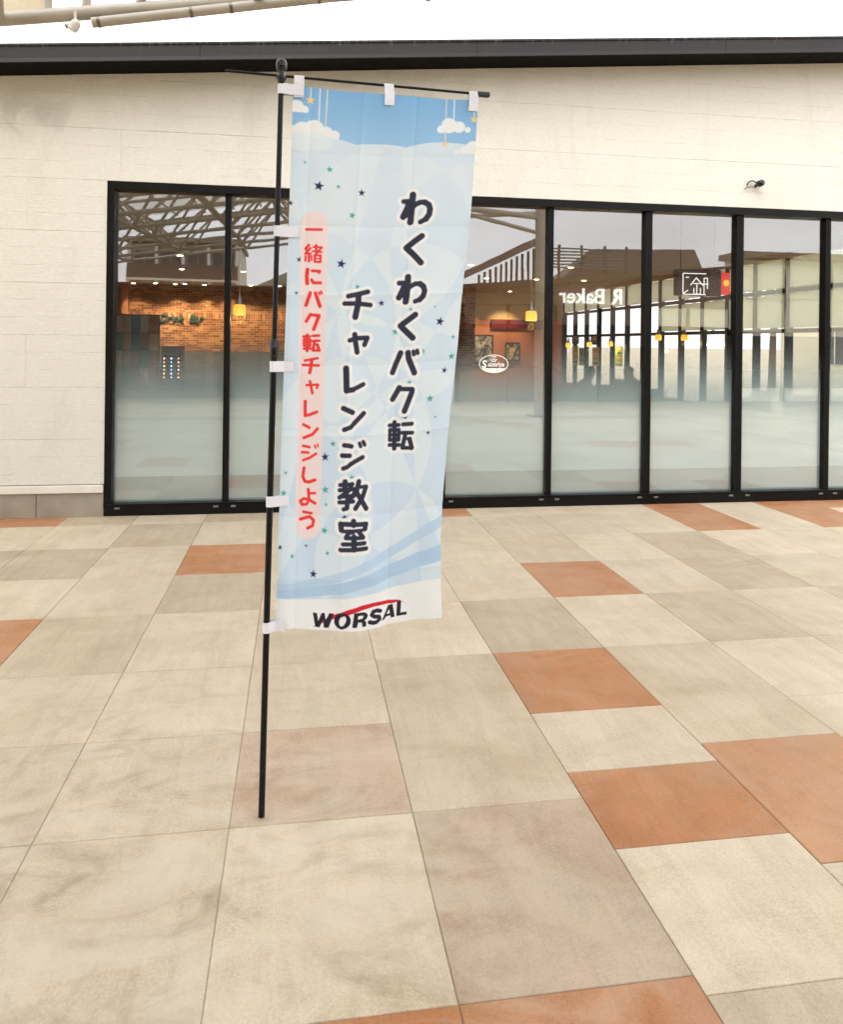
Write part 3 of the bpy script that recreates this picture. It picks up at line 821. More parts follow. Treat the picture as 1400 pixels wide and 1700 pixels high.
def print_colors(nu, nv):
    U, V = np.meshgrid(np.linspace(0, 600, nu), np.linspace(0, 1785, nv))
    du = 600 / (nu - 1)
    img = np.zeros((nv, nu, 3))
    lin = lambda *c: np.array(s2l(*c))
    aa = du * 0.75
    def cover(d):                      # d < 0 inside
        return np.clip(0.5 - d / (2 * aa), 0, 1)[..., None]
    def paint(d, c, k=1.0, sl=None):
        a = cover(d) * k
        if sl is None:
            img[:] = img * (1 - a) + lin(*c) * a
        else:
            img[sl] = img[sl] * (1 - a) + lin(*c) * a
    def window(x0, x1, y0, y1):
        i0 = max(0, int((x0) / 600 * (nu - 1)) - 1); i1 = min(nu, int((x1) / 600 * (nu - 1)) + 3)
        j0 = max(0, int((y0) / 1785 * (nv - 1)) - 1); j1 = min(nv, int((y1) / 1785 * (nv - 1)) + 3)
        return (slice(j0, max(j0 + 1, j1)), slice(i0, max(i0 + 1, i1)))
    # sky of the print
    t = np.clip(V / 190, 0, 1)[..., None]
    img[:] = lin(132, 182, 222) * (1 - t) + lin(162, 203, 231) * t
    # pale facets: overlapping discs and slanted bands flip the tone
    par = np.zeros_like(U)
    for cx, cy, r in ((60, 800, 330), (430, 770, 270), (250, 1180, 300), (540, 1260, 330), (60, 1420, 290), (320, 480, 300), (620, 520, 300), (240, 930, 190), (380, 1560, 260)):
        s = np.clip((np.hypot((U - cx) * 1.05, V - cy) - r) / aa, -1, 1)
        par = par + (1 - s) / 2 - 2 * par * (1 - s) / 2
    for a, b, c in ((1, 0.22, 330), (1, -0.5, -170), (1, 0.62, 1010), (1, -0.12, 330)):
        s = np.clip((a * U + b * V - c) / aa, -1, 1)
        par = par + (1 - s) / 2 - 2 * par * (1 - s) / 2
    par = par[..., None]
    down = np.clip((V - 900) / 800, 0, 1)[..., None]
    pale = lin(226, 236, 242) * (1 - down) + lin(219, 233, 243) * down
    deep = lin(216, 230, 240) * (1 - down) + lin(206, 224, 238) * down
    field = pale * (1 - par) + deep * par
    top = np.clip(1 - (V - 150) / 420, 0, 1)[..., None]
    field = field * (1 - 0.45 * top) + lin(224, 234, 237) * 0.45 * top
    hill = np.minimum(np.hypot(U - 70, V - 560) - 402, np.minimum(np.hypot(U - 505, V - 560) - 408, np.hypot(U - 300, V - 700) - 528))
    a = cover(np.where(V > 560, -50, hill))
    img[:] = img * (1 - a) + field * a
    # hills inside the field
    for cx, cy, r, c, k in ((470, 640, 400, (228, 236, 238), 0.5), (120, 720, 400, (226, 235, 238), 0.45), (360, 800, 380, (226, 234, 238), 0.35)):
        d = np.hypot(U - cx, V - cy) - r
        fade = np.clip(1 - (V - cy + r) / 170, 0, 1)[..., None]
        a = cover(d) * k * fade
        img[:] = img * (1 - a) + lin(*c) * a
    # strings, clouds, hanging stars
    for c, p, q in P_LINE:
        paint(seg_d(U, V, p, q) - 1.7, (240, 226, 190) if c == 'y' else (244, 246, 250))
    for blobs, fl in zip(P_CLOUD, P_FLAT):
        d = np.min([np.hypot(U - x, V - y) - r for x, y, r in blobs], axis=0)
        d = np.maximum(d, V - fl)
        paint(d, (242, 243, 246))
    d = np.maximum(P_FLAT[1] - 14 - V, np.hypot((U - 40) / 2.6, (V - 180)) - 34)
    paint(d, (232, 239, 243), 0.8)
    # waves and white foot
    wb = np.interp(U[0], [p[0] for p in P_WHITE], [p[1] for p in P_WHITE])[None, :]
    uu = U / 600
    for off, th, c, k in ((150 * uu ** 1.6 + 26, 22 + 20 * uu, (188, 212, 230), 0.8), (60 * uu ** 1.5 + 2, 26 + 30 * uu, (178, 206, 227), 0.9)):
        mid = wb - off - th / 2
        paint(np.abs(V - mid) - th / 2, c, k)
    paint(wb - V, (243, 244, 250))
    # small stars
    cols = {'n': (42, 48, 92), 'g': (74, 172, 158), 'c': (232, 235, 222), 'y': (250, 214, 140)}
    rr = random.Random(3)
    for c, x, y, r in P_STAR:
        rot = rr.uniform(-0.3, 0.3)
        sl = window(x - r * 1.4, x + r * 1.4, y - r * 1.4, y + r * 1.4)
        X, Y = U[sl] - x, V[sl] - y
        an = (np.arctan2(X, -Y) + rot) % (2 * math.pi / 5)
        an = np.abs(an - math.pi / 5)
        rad = np.hypot(X, Y)
        R1, r1 = r * 1.15, r * 0.50
        # straight edge between tip and notch
        tipx, tipy = R1 * math.cos(math.pi / 5), R1 * math.sin(math.pi / 5)
        px, py = rad * np.cos(an), rad * np.sin(an)
        ex, ey = tipx - r1, tipy
        d = (px - r1) * ey - py * ex
        paint(d / math.hypot(ex, ey), cols[c], 1.0, sl)
    # pink slip with the red line
    paint(seg_d(U, V, *P_CAP) - 44, (250, 224, 217))
    def strokes(data, extra, c):
        for hw, pts in data:
            m = hw + extra + 2
            xs, ys = [p[0] for p in pts], [p[1] for p in pts]
            sl = window(min(xs) - m, max(xs) + m, min(ys) - m, max(ys) + m)
            X, Y = U[sl], V[sl]
            if not X.size:
                continue
            d = np.min([seg_d(X, Y, a, b) for a, b in zip(pts[:-1], pts[1:])], axis=0)
            paint(d - hw - extra, c, 1.0, sl)
    strokes(P_RED, 0.7, (240, 62, 56))
    strokes(P_BIG, 12.5, (243, 242, 244))
    strokes(P_BIG, 1.4, (52, 54, 68))
    # word mark
    def inside(polys, sl):
        X, Y = U[sl], V[sl]
        acc = np.zeros(X.shape)
        for ox, oy in ((-.3, -.3), (.3, -.3), (-.3, .3), (.3, .3)):
            xx, yy = X + ox * du, Y + oy * du
            ins = np.zeros(X.shape, bool)
            for poly in polys:
                for (x0, y0), (x1, y1) in zip(poly, poly[1:] + poly[:1]):
                    if y0 == y1:
                        continue
                    c = ((y0 > yy) != (y1 > yy)) & (xx < (x1 - x0) * (yy - y0) / (y1 - y0) + x0)
                    ins ^= c
            acc += ins
        return (acc / 4)[..., None]
    def poly_paint(polys, c):
        xs = [p[0] for q in polys for p in q]; ys = [p[1] for q in polys for p in q]
        sl = window(min(xs) - 2, max(xs) + 2, min(ys) - 2, max(ys) + 2)
        a = inside(polys, sl)
        img[sl] = img[sl] * (1 - a) + lin(*c) * a
    poly_paint([P_SW], (214, 40, 48))
    for p in P_POLY:
        poly_paint(p, (44, 40, 50))
    strokes(P_S, 0, (44, 40, 50))
    # hem
    hem = np.minimum(np.minimum(U, 600 - U), 1785 - V)
    a = (np.clip(1 - np.abs(hem - 9) / 1.2, 0, 1) * 0.10)[..., None]
    img[:] = img * (1 - a)
    img[:] = np.clip(img * np.array([1.05, 1.08, 1.14]), 0, 0.96)      # whole print brightened and cooled to offset dim, warm light
    return img

NU, NV = 361, 1073
uu, vv = np.meshgrid(np.linspace(0, 1, NU), np.linspace(0, 1, NV))
X, W, Z = cloth(uu, vv)
co = np.stack([X, W, Z], -1).reshape(-1, 3)
idx = np.arange(NU * NV).reshape(NV, NU)
quads = np.stack([idx[:-1, :-1], idx[1:, :-1], idx[1:, 1:], idx[:-1, 1:]], -1).reshape(-1, 4)
me = bpy.data.meshes.new('cloth')
me.vertices.add(len(co))
me.vertices.foreach_set('co', co.astype(np.float32).ravel())
me.loops.add(quads.size)
me.loops.foreach_set('vertex_index', quads.astype(np.int32).ravel())
me.polygons.add(len(quads))
me.polygons.foreach_set('loop_start', np.arange(0, quads.size, 4, dtype=np.int32))
me.update(calc_edges=True)
me.polygons.foreach_set('use_smooth', np.ones(len(quads), bool))
ca = me.color_attributes.new('print', 'FLOAT_COLOR', 'POINT')
rgba = np.ones((NU * NV, 4), np.float32)
rgba[:, :3] = print_colors(NU, NV).reshape(-1, 3)
ca.data.foreach_set('color', rgba.ravel())
g = N('printed polyester')
at_ = g.n('ShaderNodeAttribute', attribute_name='print')
wv = g.noise(g.mapping(g.obj(), (1, 1, 1)), 900, 1)
cc = g.mix(0.25, at_.outputs['Color'], g.rng(wv, 0.3, 0.7, 0.9, 1.06), 'MULTIPLY')
b1 = g.bsdf(cc, 0.62, None, 0, 0.25)
tl = g.n('ShaderNodeBsdfTranslucent')
g.l(cc, tl.inputs['Color'])
mx = g.n('ShaderNodeMixShader')
mx.inputs[0].default_value = 0.22
g.l(b1.outputs[0], mx.inputs[1])
g.l(tl.outputs[0], mx.inputs[2])
me.materials.append(g.done(mx))
banner = thing('printed_banner', 'tall pale blue banner with large Japanese lettering, stars and clouds, tied to the black pole', 'banner', BASE, AL)
link('cloth', me, banner)
# straps that loop round the pole and clip the cloth on both faces
def strap(v, hgt, name='strap'):
    zc = ZT - v * (ZT - ZB)
    cxp = px_(zc)
    rad = 0.0105 + 0.0022 if zc < 1.5 else 0.0088 + 0.0022
    ex, ew, ez = (float(t) for t in cloth(0.0, v))
    ix, iw, iz = (float(t) for t in cloth(0.055, v))
    prof = [(ix, iw - 0.0045), (ex, ew - 0.0045)]
    for a in np.linspace(-70, -290, 13):
        prof.append((cxp + rad * math.cos(R(a)), rad * math.sin(R(a))))
    prof += [(ex, ew + 0.0045), (ix, iw + 0.0045)]
    m = MB()
    n = len(prof)
    for s in (0.0, 0.0009):
        pts = prof
        m.add([(x, y - (s if y < 0 else -s), zc + hgt / 2) for x, y in pts] + [(x, y - (s if y < 0 else -s), zc - hgt / 2) for x, y in pts],
              [(i, i + 1, n + i + 1, n + i) for i in range(n - 1)])
    m.build(name, M_TAB, banner, True)
for v_ in (0.0093, 0.2707, 0.5188, 0.7657, 0.9960):
    strap(v_, 0.035)
def top_strap(u):
    ex, ew, ez = (float(t) for t in cloth(u, 0.0))
    bx, bw, bz = (float(t) for t in cloth(u, 0.022))
    zb = 2.4285 - (ex + 0.143) * 0.0085 / 0.878
    prof = [(bz, bw - 0.003), (ez, ew - 0.003)]
    for a in np.linspace(-100, 100, 9):
        prof.append((zb + 0.0062 * math.cos(R(a)), 0.010 + 0.0062 * math.sin(R(a))))
    prof += [(ez, ew + 0.003), (bz, bw + 0.003)]
    n = len(prof)
    h = 0.0165
    dx = bx - ex
    m = MB()
    for s in (0.0, 0.0009):
        k = [(ex + dx * (ez - z) / max(1e-4, ez - bz) if z < ez else ex) for z, y in prof]
        m.add([(k[i] - h, y - (s if y < 0.008 else -s), z) for i, (z, y) in enumerate(prof)] + [(k[i] + h, y - (s if y < 0.008 else -s), z) for i, (z, y) in enumerate(prof)],
              [(i, i + 1, n + i + 1, n + i) for i in range(n - 1)])
    m.build('strap', M_TAB, banner, True)
for u_ in (0.030, 0.505, 0.975):
    top_strap(u_)

# ================================================================== RESTAURANT INTERIOR
M_IFLOOR = simple('interior floor', s2l(150, 132, 110), 0.35, vary=0.12, scale=3)
M_ICEIL = simple('interior ceiling', s2l(172, 160, 146), 0.8, vary=0.04)
M_IWALL = simple('interior plaster', s2l(205, 180, 130), 0.8, vary=0.06)
M_ORANGE = simple('orange wall paint', s2l(190, 122, 88), 0.7, vary=0.08)
M_BURG = simple('burgundy board', s2l(104, 28, 36), 0.5)
M_MORT = simple('brick mortar', s2l(196, 168, 124), 0.9)
M_BRICKS = [simple('brick clay %d' % k, s2l(*c), 0.8, vary=0.2, scale=30, bump=0.3) for k, c in
            enumerate(((142, 96, 60), (160, 112, 72), (122, 78, 48), (176, 130, 84), (132, 84, 52)))]
CEIL = 2.98
struct(MB().box(BX0 + 0.1, BX1 - 0.02, 0.11, 13.6, -0.010, -0.002).build('interior_floor', M_IFLOOR))
struct(MB().box(BX0 + 0.1, BX1 - 0.02, 0.162, 13.6, CEIL, CEIL + 0.06).build('interior_ceiling', M_ICEIL))
MB().box(BX0, BX0 + 0.1, 0.165, 13.6, 0, 3.58).build('left_wall', M_IWALL, shop)
MB().box(BX0, BX1, 13.3, 13.6, 0, 3.58).build('rear_wall', M_IWALL, shop)
# brick lining on the rear wall (each brick a few pixels only)
bw = MB()
rb = random.Random(2)
def brick_rows(x0, x1, z0, z1, yf, soldier=None, mb=bw):
    z = z0
    k = 0
    while z < z1 - 0.02:
        if soldier and abs(z - soldier) < 0.03:
            x = x0
            while x < x1:
                mb.cur = rb.randrange(5)
                e = rb.uniform(-0.003, 0.003)
                mb.box(x + 0.004, min(x1, x + 0.062) - 0.004, yf + e, yf + 0.03, z + 0.004, z + 0.151)
                x += 0.062
            z += 0.155
            continue
        x = x0 - (0.085 if k % 2 else 0)
        while x < x1:
            a, b = max(x0, x + 0.005), min(x1, x + 0.165)
            if b - a > 0.02:
                mb.cur = rb.randrange(5)
                e = rb.uniform(-0.003, 0.003)
                mb.box(a, b, yf + e, yf + 0.03, z + 0.005, min(z1, z + 0.055))
            x += 0.17
        z += 0.06
        k += 1
brick_rows(-4.22, 0.9, 1.30, CEIL, 13.235, 2.14)
brick_rows(3.8, 4.2, 0.9, CEIL, 11.0)
MB().box(-4.24, 0.92, 13.25, 13.29, 1.29, CEIL - 0.002).build('brick_bed', M_MORT, shop)
MB().box(3.805, 4.195, 11.012, 11.4, 0, CEIL - 0.002).build('pillar_core', M_MORT, shop)
ob = bw.build('brickwork', M_BRICKS, shop)
ob['kind'] = 'stuff'
MB().box(-4.24, 3.6, 13.22, 13.29, 0, 1.288).build('dado_panel', simple('dark dado', s2l(84, 76, 68), 0.6), shop)
MB().box(-4.40, -4.25, 13.1, 13.29, 0, CEIL - 0.002).build('corner_post', M_ORANGE, shop)
MB().box(4.25, 7.2, 13.22, 13.29, 0, 2.25).build('orange_wall', M_ORANGE, shop)
MB().box(5.15, 6.6, 13.16, 13.21, 2.0, 2.24).build('burgundy_board', M_BURG, shop)

drink = thing('drink_bar_sign', 'dark green Drink Bar lettering on the brick wall inside the left window', 'sign', (-2.97, 13.2, 2.04))
M_GREENL = simple('dark green letters', s2l(30, 60, 54), 0.5)
link('lettering', text_mesh('Drink', 0.29, 0.012, M_GREENL, 0.25, 0.006), drink, (-0.24, 0, 0), (R(90), 0, 0), (0.86, 1, 1))
link('lettering', text_mesh('Bar', 0.29, 0.012, M_GREENL, 0.25, 0.006), drink, (0.36, 0, 0), (R(90), 0, 0), (0.86, 1, 1))

# ceiling downlights
M_BULB = emit('warm downlight lens', (1.0, 0.78, 0.45), 14.0)
M_TRIM = simple('downlight trim', s2l(190, 180, 165), 0.5)
DOWN = [(-4.05, 12.75, 1), (-3.50, 12.6, 1), (-3.05, 12.75, 1), (-2.80, 12.6, 1), (-2.35, 12.75, 1), (-1.75, 12.75, 1), (-1.2, 12.6, 1), (-0.5, 12.6, 1),
        (-1.96, 6.07, 0), (-2.29, 8.58, 0), (-1.12, 8.77, 0), (3.02, 6.29, 0), (3.94, 8.86, 0), (5.04, 8.84, 0), (4.45, 12.4, 1), (5.5, 12.6, 1), (4.86, 6.22, 0), (6.11, 8.84, 0)]
names = ['near the left end of the brick wall', 'second along the brick wall', 'third along the brick wall', 'fourth along the brick wall', 'fifth along the brick wall', 'sixth along the brick wall',
         'seventh along the brick wall', 'eighth along the brick wall', 'over the middle of the left dining area', 'deeper in the left dining area', 'above the left pendant lamp',
         'just right of the banner', 'in the row behind the right pendant', 'right of the pendant cord', 'beside the brick pillar', 'over the orange wall', 'behind the reflected shop sign', 'near the right-hand windows']
dl = None
for (x, y, hot), nm in zip(DOWN, names):
    if dl is None:
        dl = thing('ceiling_downlight', '', 'ceiling light')
        MB().lathe([(0.075, 0.0), (0.075, -0.008), (0.058, -0.012), (0.055, -0.004)], seg=20).build('trim_ring', M_TRIM, dl, True)
        MB().lathe([(0.054, -0.010), (0.030, -0.020), (0.004, -0.022)], seg=20).build('lens', M_BULB, dl, True)
        d = dl
    else:
        d = copy_tree(dl)
    d.location = (x, y, CEIL - 0.001)
    d['label'] = 'round warm ceiling downlight ' + nm
    d['group'] = 'restaurant downlights'
    if nm in ('right of the pendant cord', 'behind the reflected shop sign', 'deeper in the left dining area', 'just right of the banner'):
        continue
    sp = bpy.data.lights.new('downlight_beam', 'SPOT')
    sp.energy = 56 if hot else 45
    sp.color = (1.0, 0.77, 0.48)
    sp.spot_size = R(80 if hot else 110)
    sp.spot_blend = 0.8
    sp.shadow_soft_size = 0.05
    so = bpy.data.objects.new('downlight_beam', sp)
    col.objects.link(so)
    so.parent = d
    so.location = (0, 0, -0.03)
    so.rotation_euler = (R(20), 0, 0) if hot else (0, 0, 0)

# pendant lamps
M_CORD = simple('pale cord', s2l(190, 182, 170), 0.6)
M_CONE = simple('brushed steel cone', s2l(150, 146, 140), 0.35, metal=0.8)
g = N('glowing amber glass shade')
_e = g.n('ShaderNodeEmission')
_sep = g.n('ShaderNodeSeparateXYZ')
g.l(g.obj(), _sep.inputs[0])
g.l(g.mix(g.rng(_sep.outputs[2], -0.09, 0.02), (1.0, 0.60, 0.13), (1.0, 0.42, 0.03)), _e.inputs['Color'])
_e.inputs['Strength'].default_value = 0.85
_d = g.bsdf((0.9, 0.55, 0.15), 0.25)
_a = g.n('ShaderNodeAddShader')
g.l(_e.outputs[0], _a.inputs[0])
g.l(_d.outputs[0], _a.inputs[1])
M_SHADE = g.done(_a)
pd = None
PEND = [(-0.59, 0.75, 1.87, 1.0, 'amber glass pendant lamp hanging left of the banner pole'), (2.44, 0.75, 1.86, 1.0, 'amber glass pendant lamp hanging just left of the broad mullion right of the banner'),
        (6.05, 9.6, 1.56, 1.0, 'far amber pendant, leftmost of three under the reflected shop sign'), (6.55, 9.6, 1.58, 1.0, 'far amber pendant, middle of three under the reflected shop sign'),
        (7.05, 9.6, 1.60, 1.0, 'far amber pendant, rightmost of three under the reflected shop sign'), (6.6, 6.3, 1.72, 1.0, 'far amber pendant below the black hanging sign, left one'), (7.02, 6.1, 1.72, 1.0, 'far amber pendant below the black hanging sign, right one')]
for x, y, z, s, lb in PEND:
    if pd is None:
        pd = thing('pendant_lamp', lb, 'lamp')
        MB().lathe([(0.050, -0.050), (0.058, -0.050), (0.062, -0.02), (0.060, 0.03), (0.054, 0.052), (0.020, 0.056)], seg=28).build('lamp_shade', M_SHADE, pd, True)
        MB().lathe([(0.040, 0.056), (0.036, 0.075), (0.018, 0.135), (0.006, 0.165)], seg=20).build('cone_cap', M_CONE, pd, True)
        MB().tube((0, 0, 0.16), (0, 0, 1.11), 0.0035, seg=8).build('cord', M_CORD, pd)
        MB().lathe([(0.004, 1.08), (0.045, 1.095), (0.045, 1.109)], seg=20).build('ceiling_rose', M_CORD, pd, True)
        d = pd
    else:
        d = copy_tree(pd)
        for ch in d.children:                       # cord reaches the ceiling from its own height
            if ch.name.startswith(('cord', 'ceiling_rose')):
                pass
    d.location = (x, y, z)
    k = (CEIL - 0.001 - z) / 1.109
    for ch in d.children:
        if ch.name.startswith('cord'):
            ch.scale = (1, 1, k)
        elif ch.name.startswith('ceiling_rose'):
            ch.location = (0, 0, 1.109 * (k - 1))
    d['label'] = lb
    d['group'] = 'amber pendant lamps'
    if y > 1:
        continue
    pl = bpy.data.lights.new('lamp_glow', 'POINT')
    pl.energy = 3
    pl.color = (1.0, 0.6, 0.2)
    pl.shadow_soft_size = 0.04
    po = bpy.data.objects.new('lamp_glow', pl)
    col.objects.link(po)
    po.parent = d
    po.location = (0, 0, -0.11)

# chequered partition screen, drink machines, counter
scr = thing('partition_screen', 'chequered teal, white and brown panel screen behind the far left pane', 'partition', (-3.78, 8.0, 0))
cols_ = [simple('screen ' + n_, s2l(*c), 0.6) for n_, c in (('teal', (110, 178, 166)), ('white', (242, 238, 230)), ('brown', (176, 130, 100)), ('beige', (228, 206, 178)))]
rp = random.Random(9)
for i in range(7):
    for j in range(6):
        c = cols_[(i * 2 + j * 3 + rp.randrange(2)) % 4]
        MB().box(i * 0.165 + 0.004, i * 0.165 + 0.161, 0, 0.03, 0.05 + j * 0.33 + 0.004, 0.05 + (j + 1) * 0.33 - 0.004, 0.003).build('screen_panel', c, scr)
MB().box(-0.02, 1.18, 0.031, 0.05, 0, 2.05).build('back_board', simple('screen back', s2l(120, 92, 70), 0.6), scr)
M_MACH = simple('machine housing', s2l(170, 165, 158), 0.35)
M_MDARK = simple('machine dark panel', s2l(34, 32, 34), 0.3)
M_LEDS = [emit('button light %s' % n_, c, 3.0) for n_, c in (('white', (1, 0.95, 0.9)), ('red', (1, 0.25, 0.2)), ('blue', (0.35, 0.5, 1.0)), ('amber', (1, 0.7, 0.3)))]
for q, (x, w) in enumerate(((-3.52, 0.36), (-3.06, 0.46))):
    mc = thing('drink_machine', ['narrow drink dispenser with rows of lit buttons, left one', 'wide drink dispenser with rows of lit buttons, right one'][q], 'machine', (x, 10.9, 0.62), 0, 'drink dispensers')
    MB().box(0, w, 0.0, 0.45, 0, 0.82, 0.015).build('housing', M_MACH, mc)
    MB().box(0.03, w - 0.03, -0.012, -0.001, 0.06, 0.62, 0.004).build('front_panel', M_MDARK, mc)
    for i in range(3):
        for j in range(6):
            MB().box(0.06 + i * (w - 0.15) / 2, 0.085 + i * (w - 0.15) / 2, -0.020, -0.0125, 0.10 + j * 0.085, 0.13 + j * 0.085).build('button', M_LEDS[(i + j * 2 + q) % 4], mc)
ct = thing('service_counter', 'dark grey service counter below the brick wall', 'counter', (-4.1, 10.8, 0))
MB().box(0, 3.6, 0.05, 0.6, 0, 0.58).build('cabinet', simple('counter front', s2l(92, 86, 78), 0.5), ct)
MB().box(-0.03, 3.63, 0.0, 0.63, 0.581, 0.619, 0.006).build('worktop', simple('counter top', s2l(66, 62, 58), 0.3), ct)

# framed pictures on the orange wall
M_ART = [None, None]
for q in range(2):
    g = N('faded print %d' % q)
    _n = g.noise(g.mapping(g.obj(), (4, 4, 3), (0, 0, q)), 1.8, 5, 0.6, 1.0)
    M_ART[q] = g.done(g.bsdf(g.mix(g.rng(_n, 0.4, 0.6), s2l(40, 40, 42) if q == 0 else s2l(60, 52, 40), s2l(190, 184, 170) if q == 0 else s2l(214, 190, 140)), 0.4))
for q, (x0, x1, z0, z1, lb) in enumerate(((4.65, 5.2, 1.05, 1.82, 'tall framed dark picture on the orange wall beside the brick pillar'), (5.55, 5.95, 1.12, 1.62, 'small framed pale picture on the orange wall'))):
    pf = thing('framed_picture', lb, 'picture', (x0, 13.18, z0))
    w, h = x1 - x0, z1 - z0
    MB().box(0, w, -0.02, 0.0, 0, 0.03).box(0, w, -0.02, 0.0, h - 0.03, h).box(0, 0.03, -0.02, 0.0, 0.0301, h - 0.0301).box(w - 0.03, w, -0.02, 0.0, 0.0301, h - 0.0301).build('frame', simple('dark frame %d' % q, s2l(60, 50, 44), 0.4), pf)
    MB().box(0.031, w - 0.031, -0.008, 0.0, 0.031, h - 0.031).build('print', M_ART[q], pf)

# right-hand side wall: black framed glazing to the car park
sm = MB()
sm.box(7.2, 7.3, 0.165, 13.29, 0, 0.55)
sm.box(7.2, 7.3, 0.165, 13.29, 2.90, 3.9)
sm.build('side_wall', M_IWALL, shop)
ys = [0.9 + 0.82 * k for k in range(15)]
for y in ys + [13.2]:
    MB().box(7.19, 7.29, y - 0.035, y + 0.035, 0.551, 2.899).build('side_mullion', M_FRAME, shop)
g = N('cream roller blind')
_d = g.n('ShaderNodeBsdfDiffuse')
_d.inputs['Color'].default_value = s2l(238, 237, 222) + (1,)
_t = g.n('ShaderNodeBsdfTranslucent')
_t.inputs['Color'].default_value = s2l(238, 240, 224) + (1,)
_m = g.n('ShaderNodeMixShader')
_m.inputs[0].default_value = 0.7
g.l(_d.outputs[0], _m.inputs[1])
g.l(_t.outputs[0], _m.inputs[2])
M_BLIND = g.done(_m)
for k, (y0, y1) in enumerate(zip(ys, ys[1:] + [13.2])):
    for z0 in (1.78, 2.38):
        MB().box(7.20, 7.28, y0 + 0.036, y1 - 0.036, z0, z0 + 0.06).build('side_transom', M_FRAME, shop)
    MB().box(7.24, 7.246, y0 + 0.03, y1 - 0.03, 0.56, 2.89).build('side_pane', M_CLEAR, shop)
    for z0, z1 in ((1.86, 2.36), (2.46, 2.88)):
        if y0 < 7.0 or z0 > 2.4:
            MB().box(7.212, 7.216, y0 + 0.055, y1 - 0.055, z0, z1).build('roller_blind', M_BLIND, shop)
MB().box(7.2, 7.3, 0.165, 0.85, 0.551, 2.899).build('side_pier', M_IWALL, shop)
M_POSTER = [simple('poster ' + n_, s2l(*c), 0.6) for n_, c in (('yellow', (240, 214, 70)), ('blue', (44, 74, 160)), ('green', (150, 190, 80)), ('cream', (235, 228, 205)))]
rq = random.Random(4)
for k, (y, z0, z1, w, c) in enumerate(((12.2, 1.05, 1.55, 0.42, 0), (11.75, 1.05, 1.50, 0.36, 2), (10.8, 1.05, 1.52, 0.40, 0), (10.9, 1.58, 1.80, 0.42, 1), (9.4, 1.1, 1.55, 0.40, 2), (12.2, 1.6, 1.82, 0.5, 1))):
    po = thing('window_poster', ['yellow poster low in the farthest side window', 'green poster beside the farthest side window frame', 'yellow poster in the second farthest side window',
                                 'blue card above the yellow poster in the side window', 'green poster in the third farthest side window', 'blue card above the farthest yellow poster'][k], 'poster', (7.18, y, z0))
    MB().box(-0.004, 0.0, -w / 2, w / 2, 0, z1 - z0).build('sheet', M_POSTER[c], po)
    for j in range(3):
        MB().box(-0.0075, -0.0045, -w / 2 + 0.05, w / 2 - 0.05 - 0.04 * j, 0.06 + j * 0.12 * (z1 - z0) / 0.5, 0.10 + j * 0.12 * (z1 - z0) / 0.5).build('printed_block', M_POSTER[(c + 1 + j) % 4], po)

# hanging black sign inside the glass
sg = thing('hanging_sign', 'black light-box sign with white outlined characters hanging inside the glass', 'sign', (3.90, 0.36, 2.09))
MB().box(0, 0.50, 0, 0.10, 0, 0.275, 0.012).build('box', M_BLACKP, sg)
M_WL = emit('lit white outline', (1.0, 0.98, 0.94), 0.75)
sc_ = 0.50 / 270
def sgp(x, y):
    return (max(0.02, (x - 290) * sc_), -0.003, 0.275 - (y - 660) * sc_)
m = MB()
for pts in ([(462, 684), (322, 684), (322, 800), (352, 778)], [(338, 706), (356, 706)], [(368, 750), (402, 708), (444, 750)], [(385, 740), (432, 740)], [(388, 765), (388, 800), (428, 800), (428, 765)], [(406, 745), (406, 800)],
            [(450, 800), (450, 708), (470, 708), (470, 770)], [(442, 742), (476, 742)], [(322, 802), (460, 802)]):
    m.path([sgp(*p) for p in pts], 0.0055, 6)
m.build('lettering', M_WL, sg)
MB().box(0.505, 0.60, 0.01, 0.09, 0.02, 0.25, 0.006).build('side_board', emit('red lit board', (0.9, 0.06, 0.05), 0.6), sg)
MB().lathe([(0.03, 0.0), (0.034, 0.004), (0.03, 0.008)], seg=18).build('yellow_badge', emit('yellow badge', (1.0, 0.65, 0.05), 0.7), sg, False, (0.55, 0.006, 0.14), (R(90), 0, 0))
for x in (0.06, 0.44):
    MB().tube((x, 0.05, 0.274), (x, 0.05, CEIL - 2.09), 0.005, seg=8).build('hanger_rod', M_FRAME, sg)

# tables, chairs, bench, diners
M_WOOD = simple('table wood', s2l(112, 66, 44), 0.4, vary=0.15, scale=6)
M_DARKM = simple('dark metal leg', s2l(52, 46, 44), 0.4)
M_CHAIR = simple('chair brown vinyl', s2l(92, 58, 46), 0.5)
def make_table():
    t = thing('dining_table', '', 'table')
    MB().box(-0.36, 0.36, -0.36, 0.36, 0.70, 0.735, 0.006).build('table_top', M_WOOD, t)
    MB().tube((0, 0, 0.03), (0, 0, 0.699), 0.035, seg=14).build('pedestal', M_DARKM, t, True)
    MB().lathe([(0.24, 0.0), (0.24, 0.012), (0.05, 0.032)], seg=24).build('foot_plate', M_DARKM, t, True)
    return t
def make_chair():
    t = thing('dining_chair', '', 'chair')
    MB().box(-0.21, 0.21, -0.21, 0.21, 0.42, 0.47, 0.015).build('seat', M_CHAIR, t)
    m = MB()
    m.prism([(-0.20, 0.56), (0.20, 0.56), (0.19, 0.86), (0.12, 0.90), (-0.12, 0.90), (-0.19, 0.86)], 0.185, 0.215)
    m.build('backrest', M_CHAIR, t)
    for sx in (-1, 1):
        MB().tube((sx * 0.18, -0.18, 0.425), (sx * 0.20, -0.20, 0.0), 0.016, 0.012, 10).build('leg', M_DARKM, t, True)
        MB().tube((sx * 0.18, 0.20, 0.60), (sx * 0.20, 0.24, 0.0), 0.016, 0.012, 10).build('leg', M_DARKM, t, True)
    return t
tb0, ch0 = make_table(), make_chair()
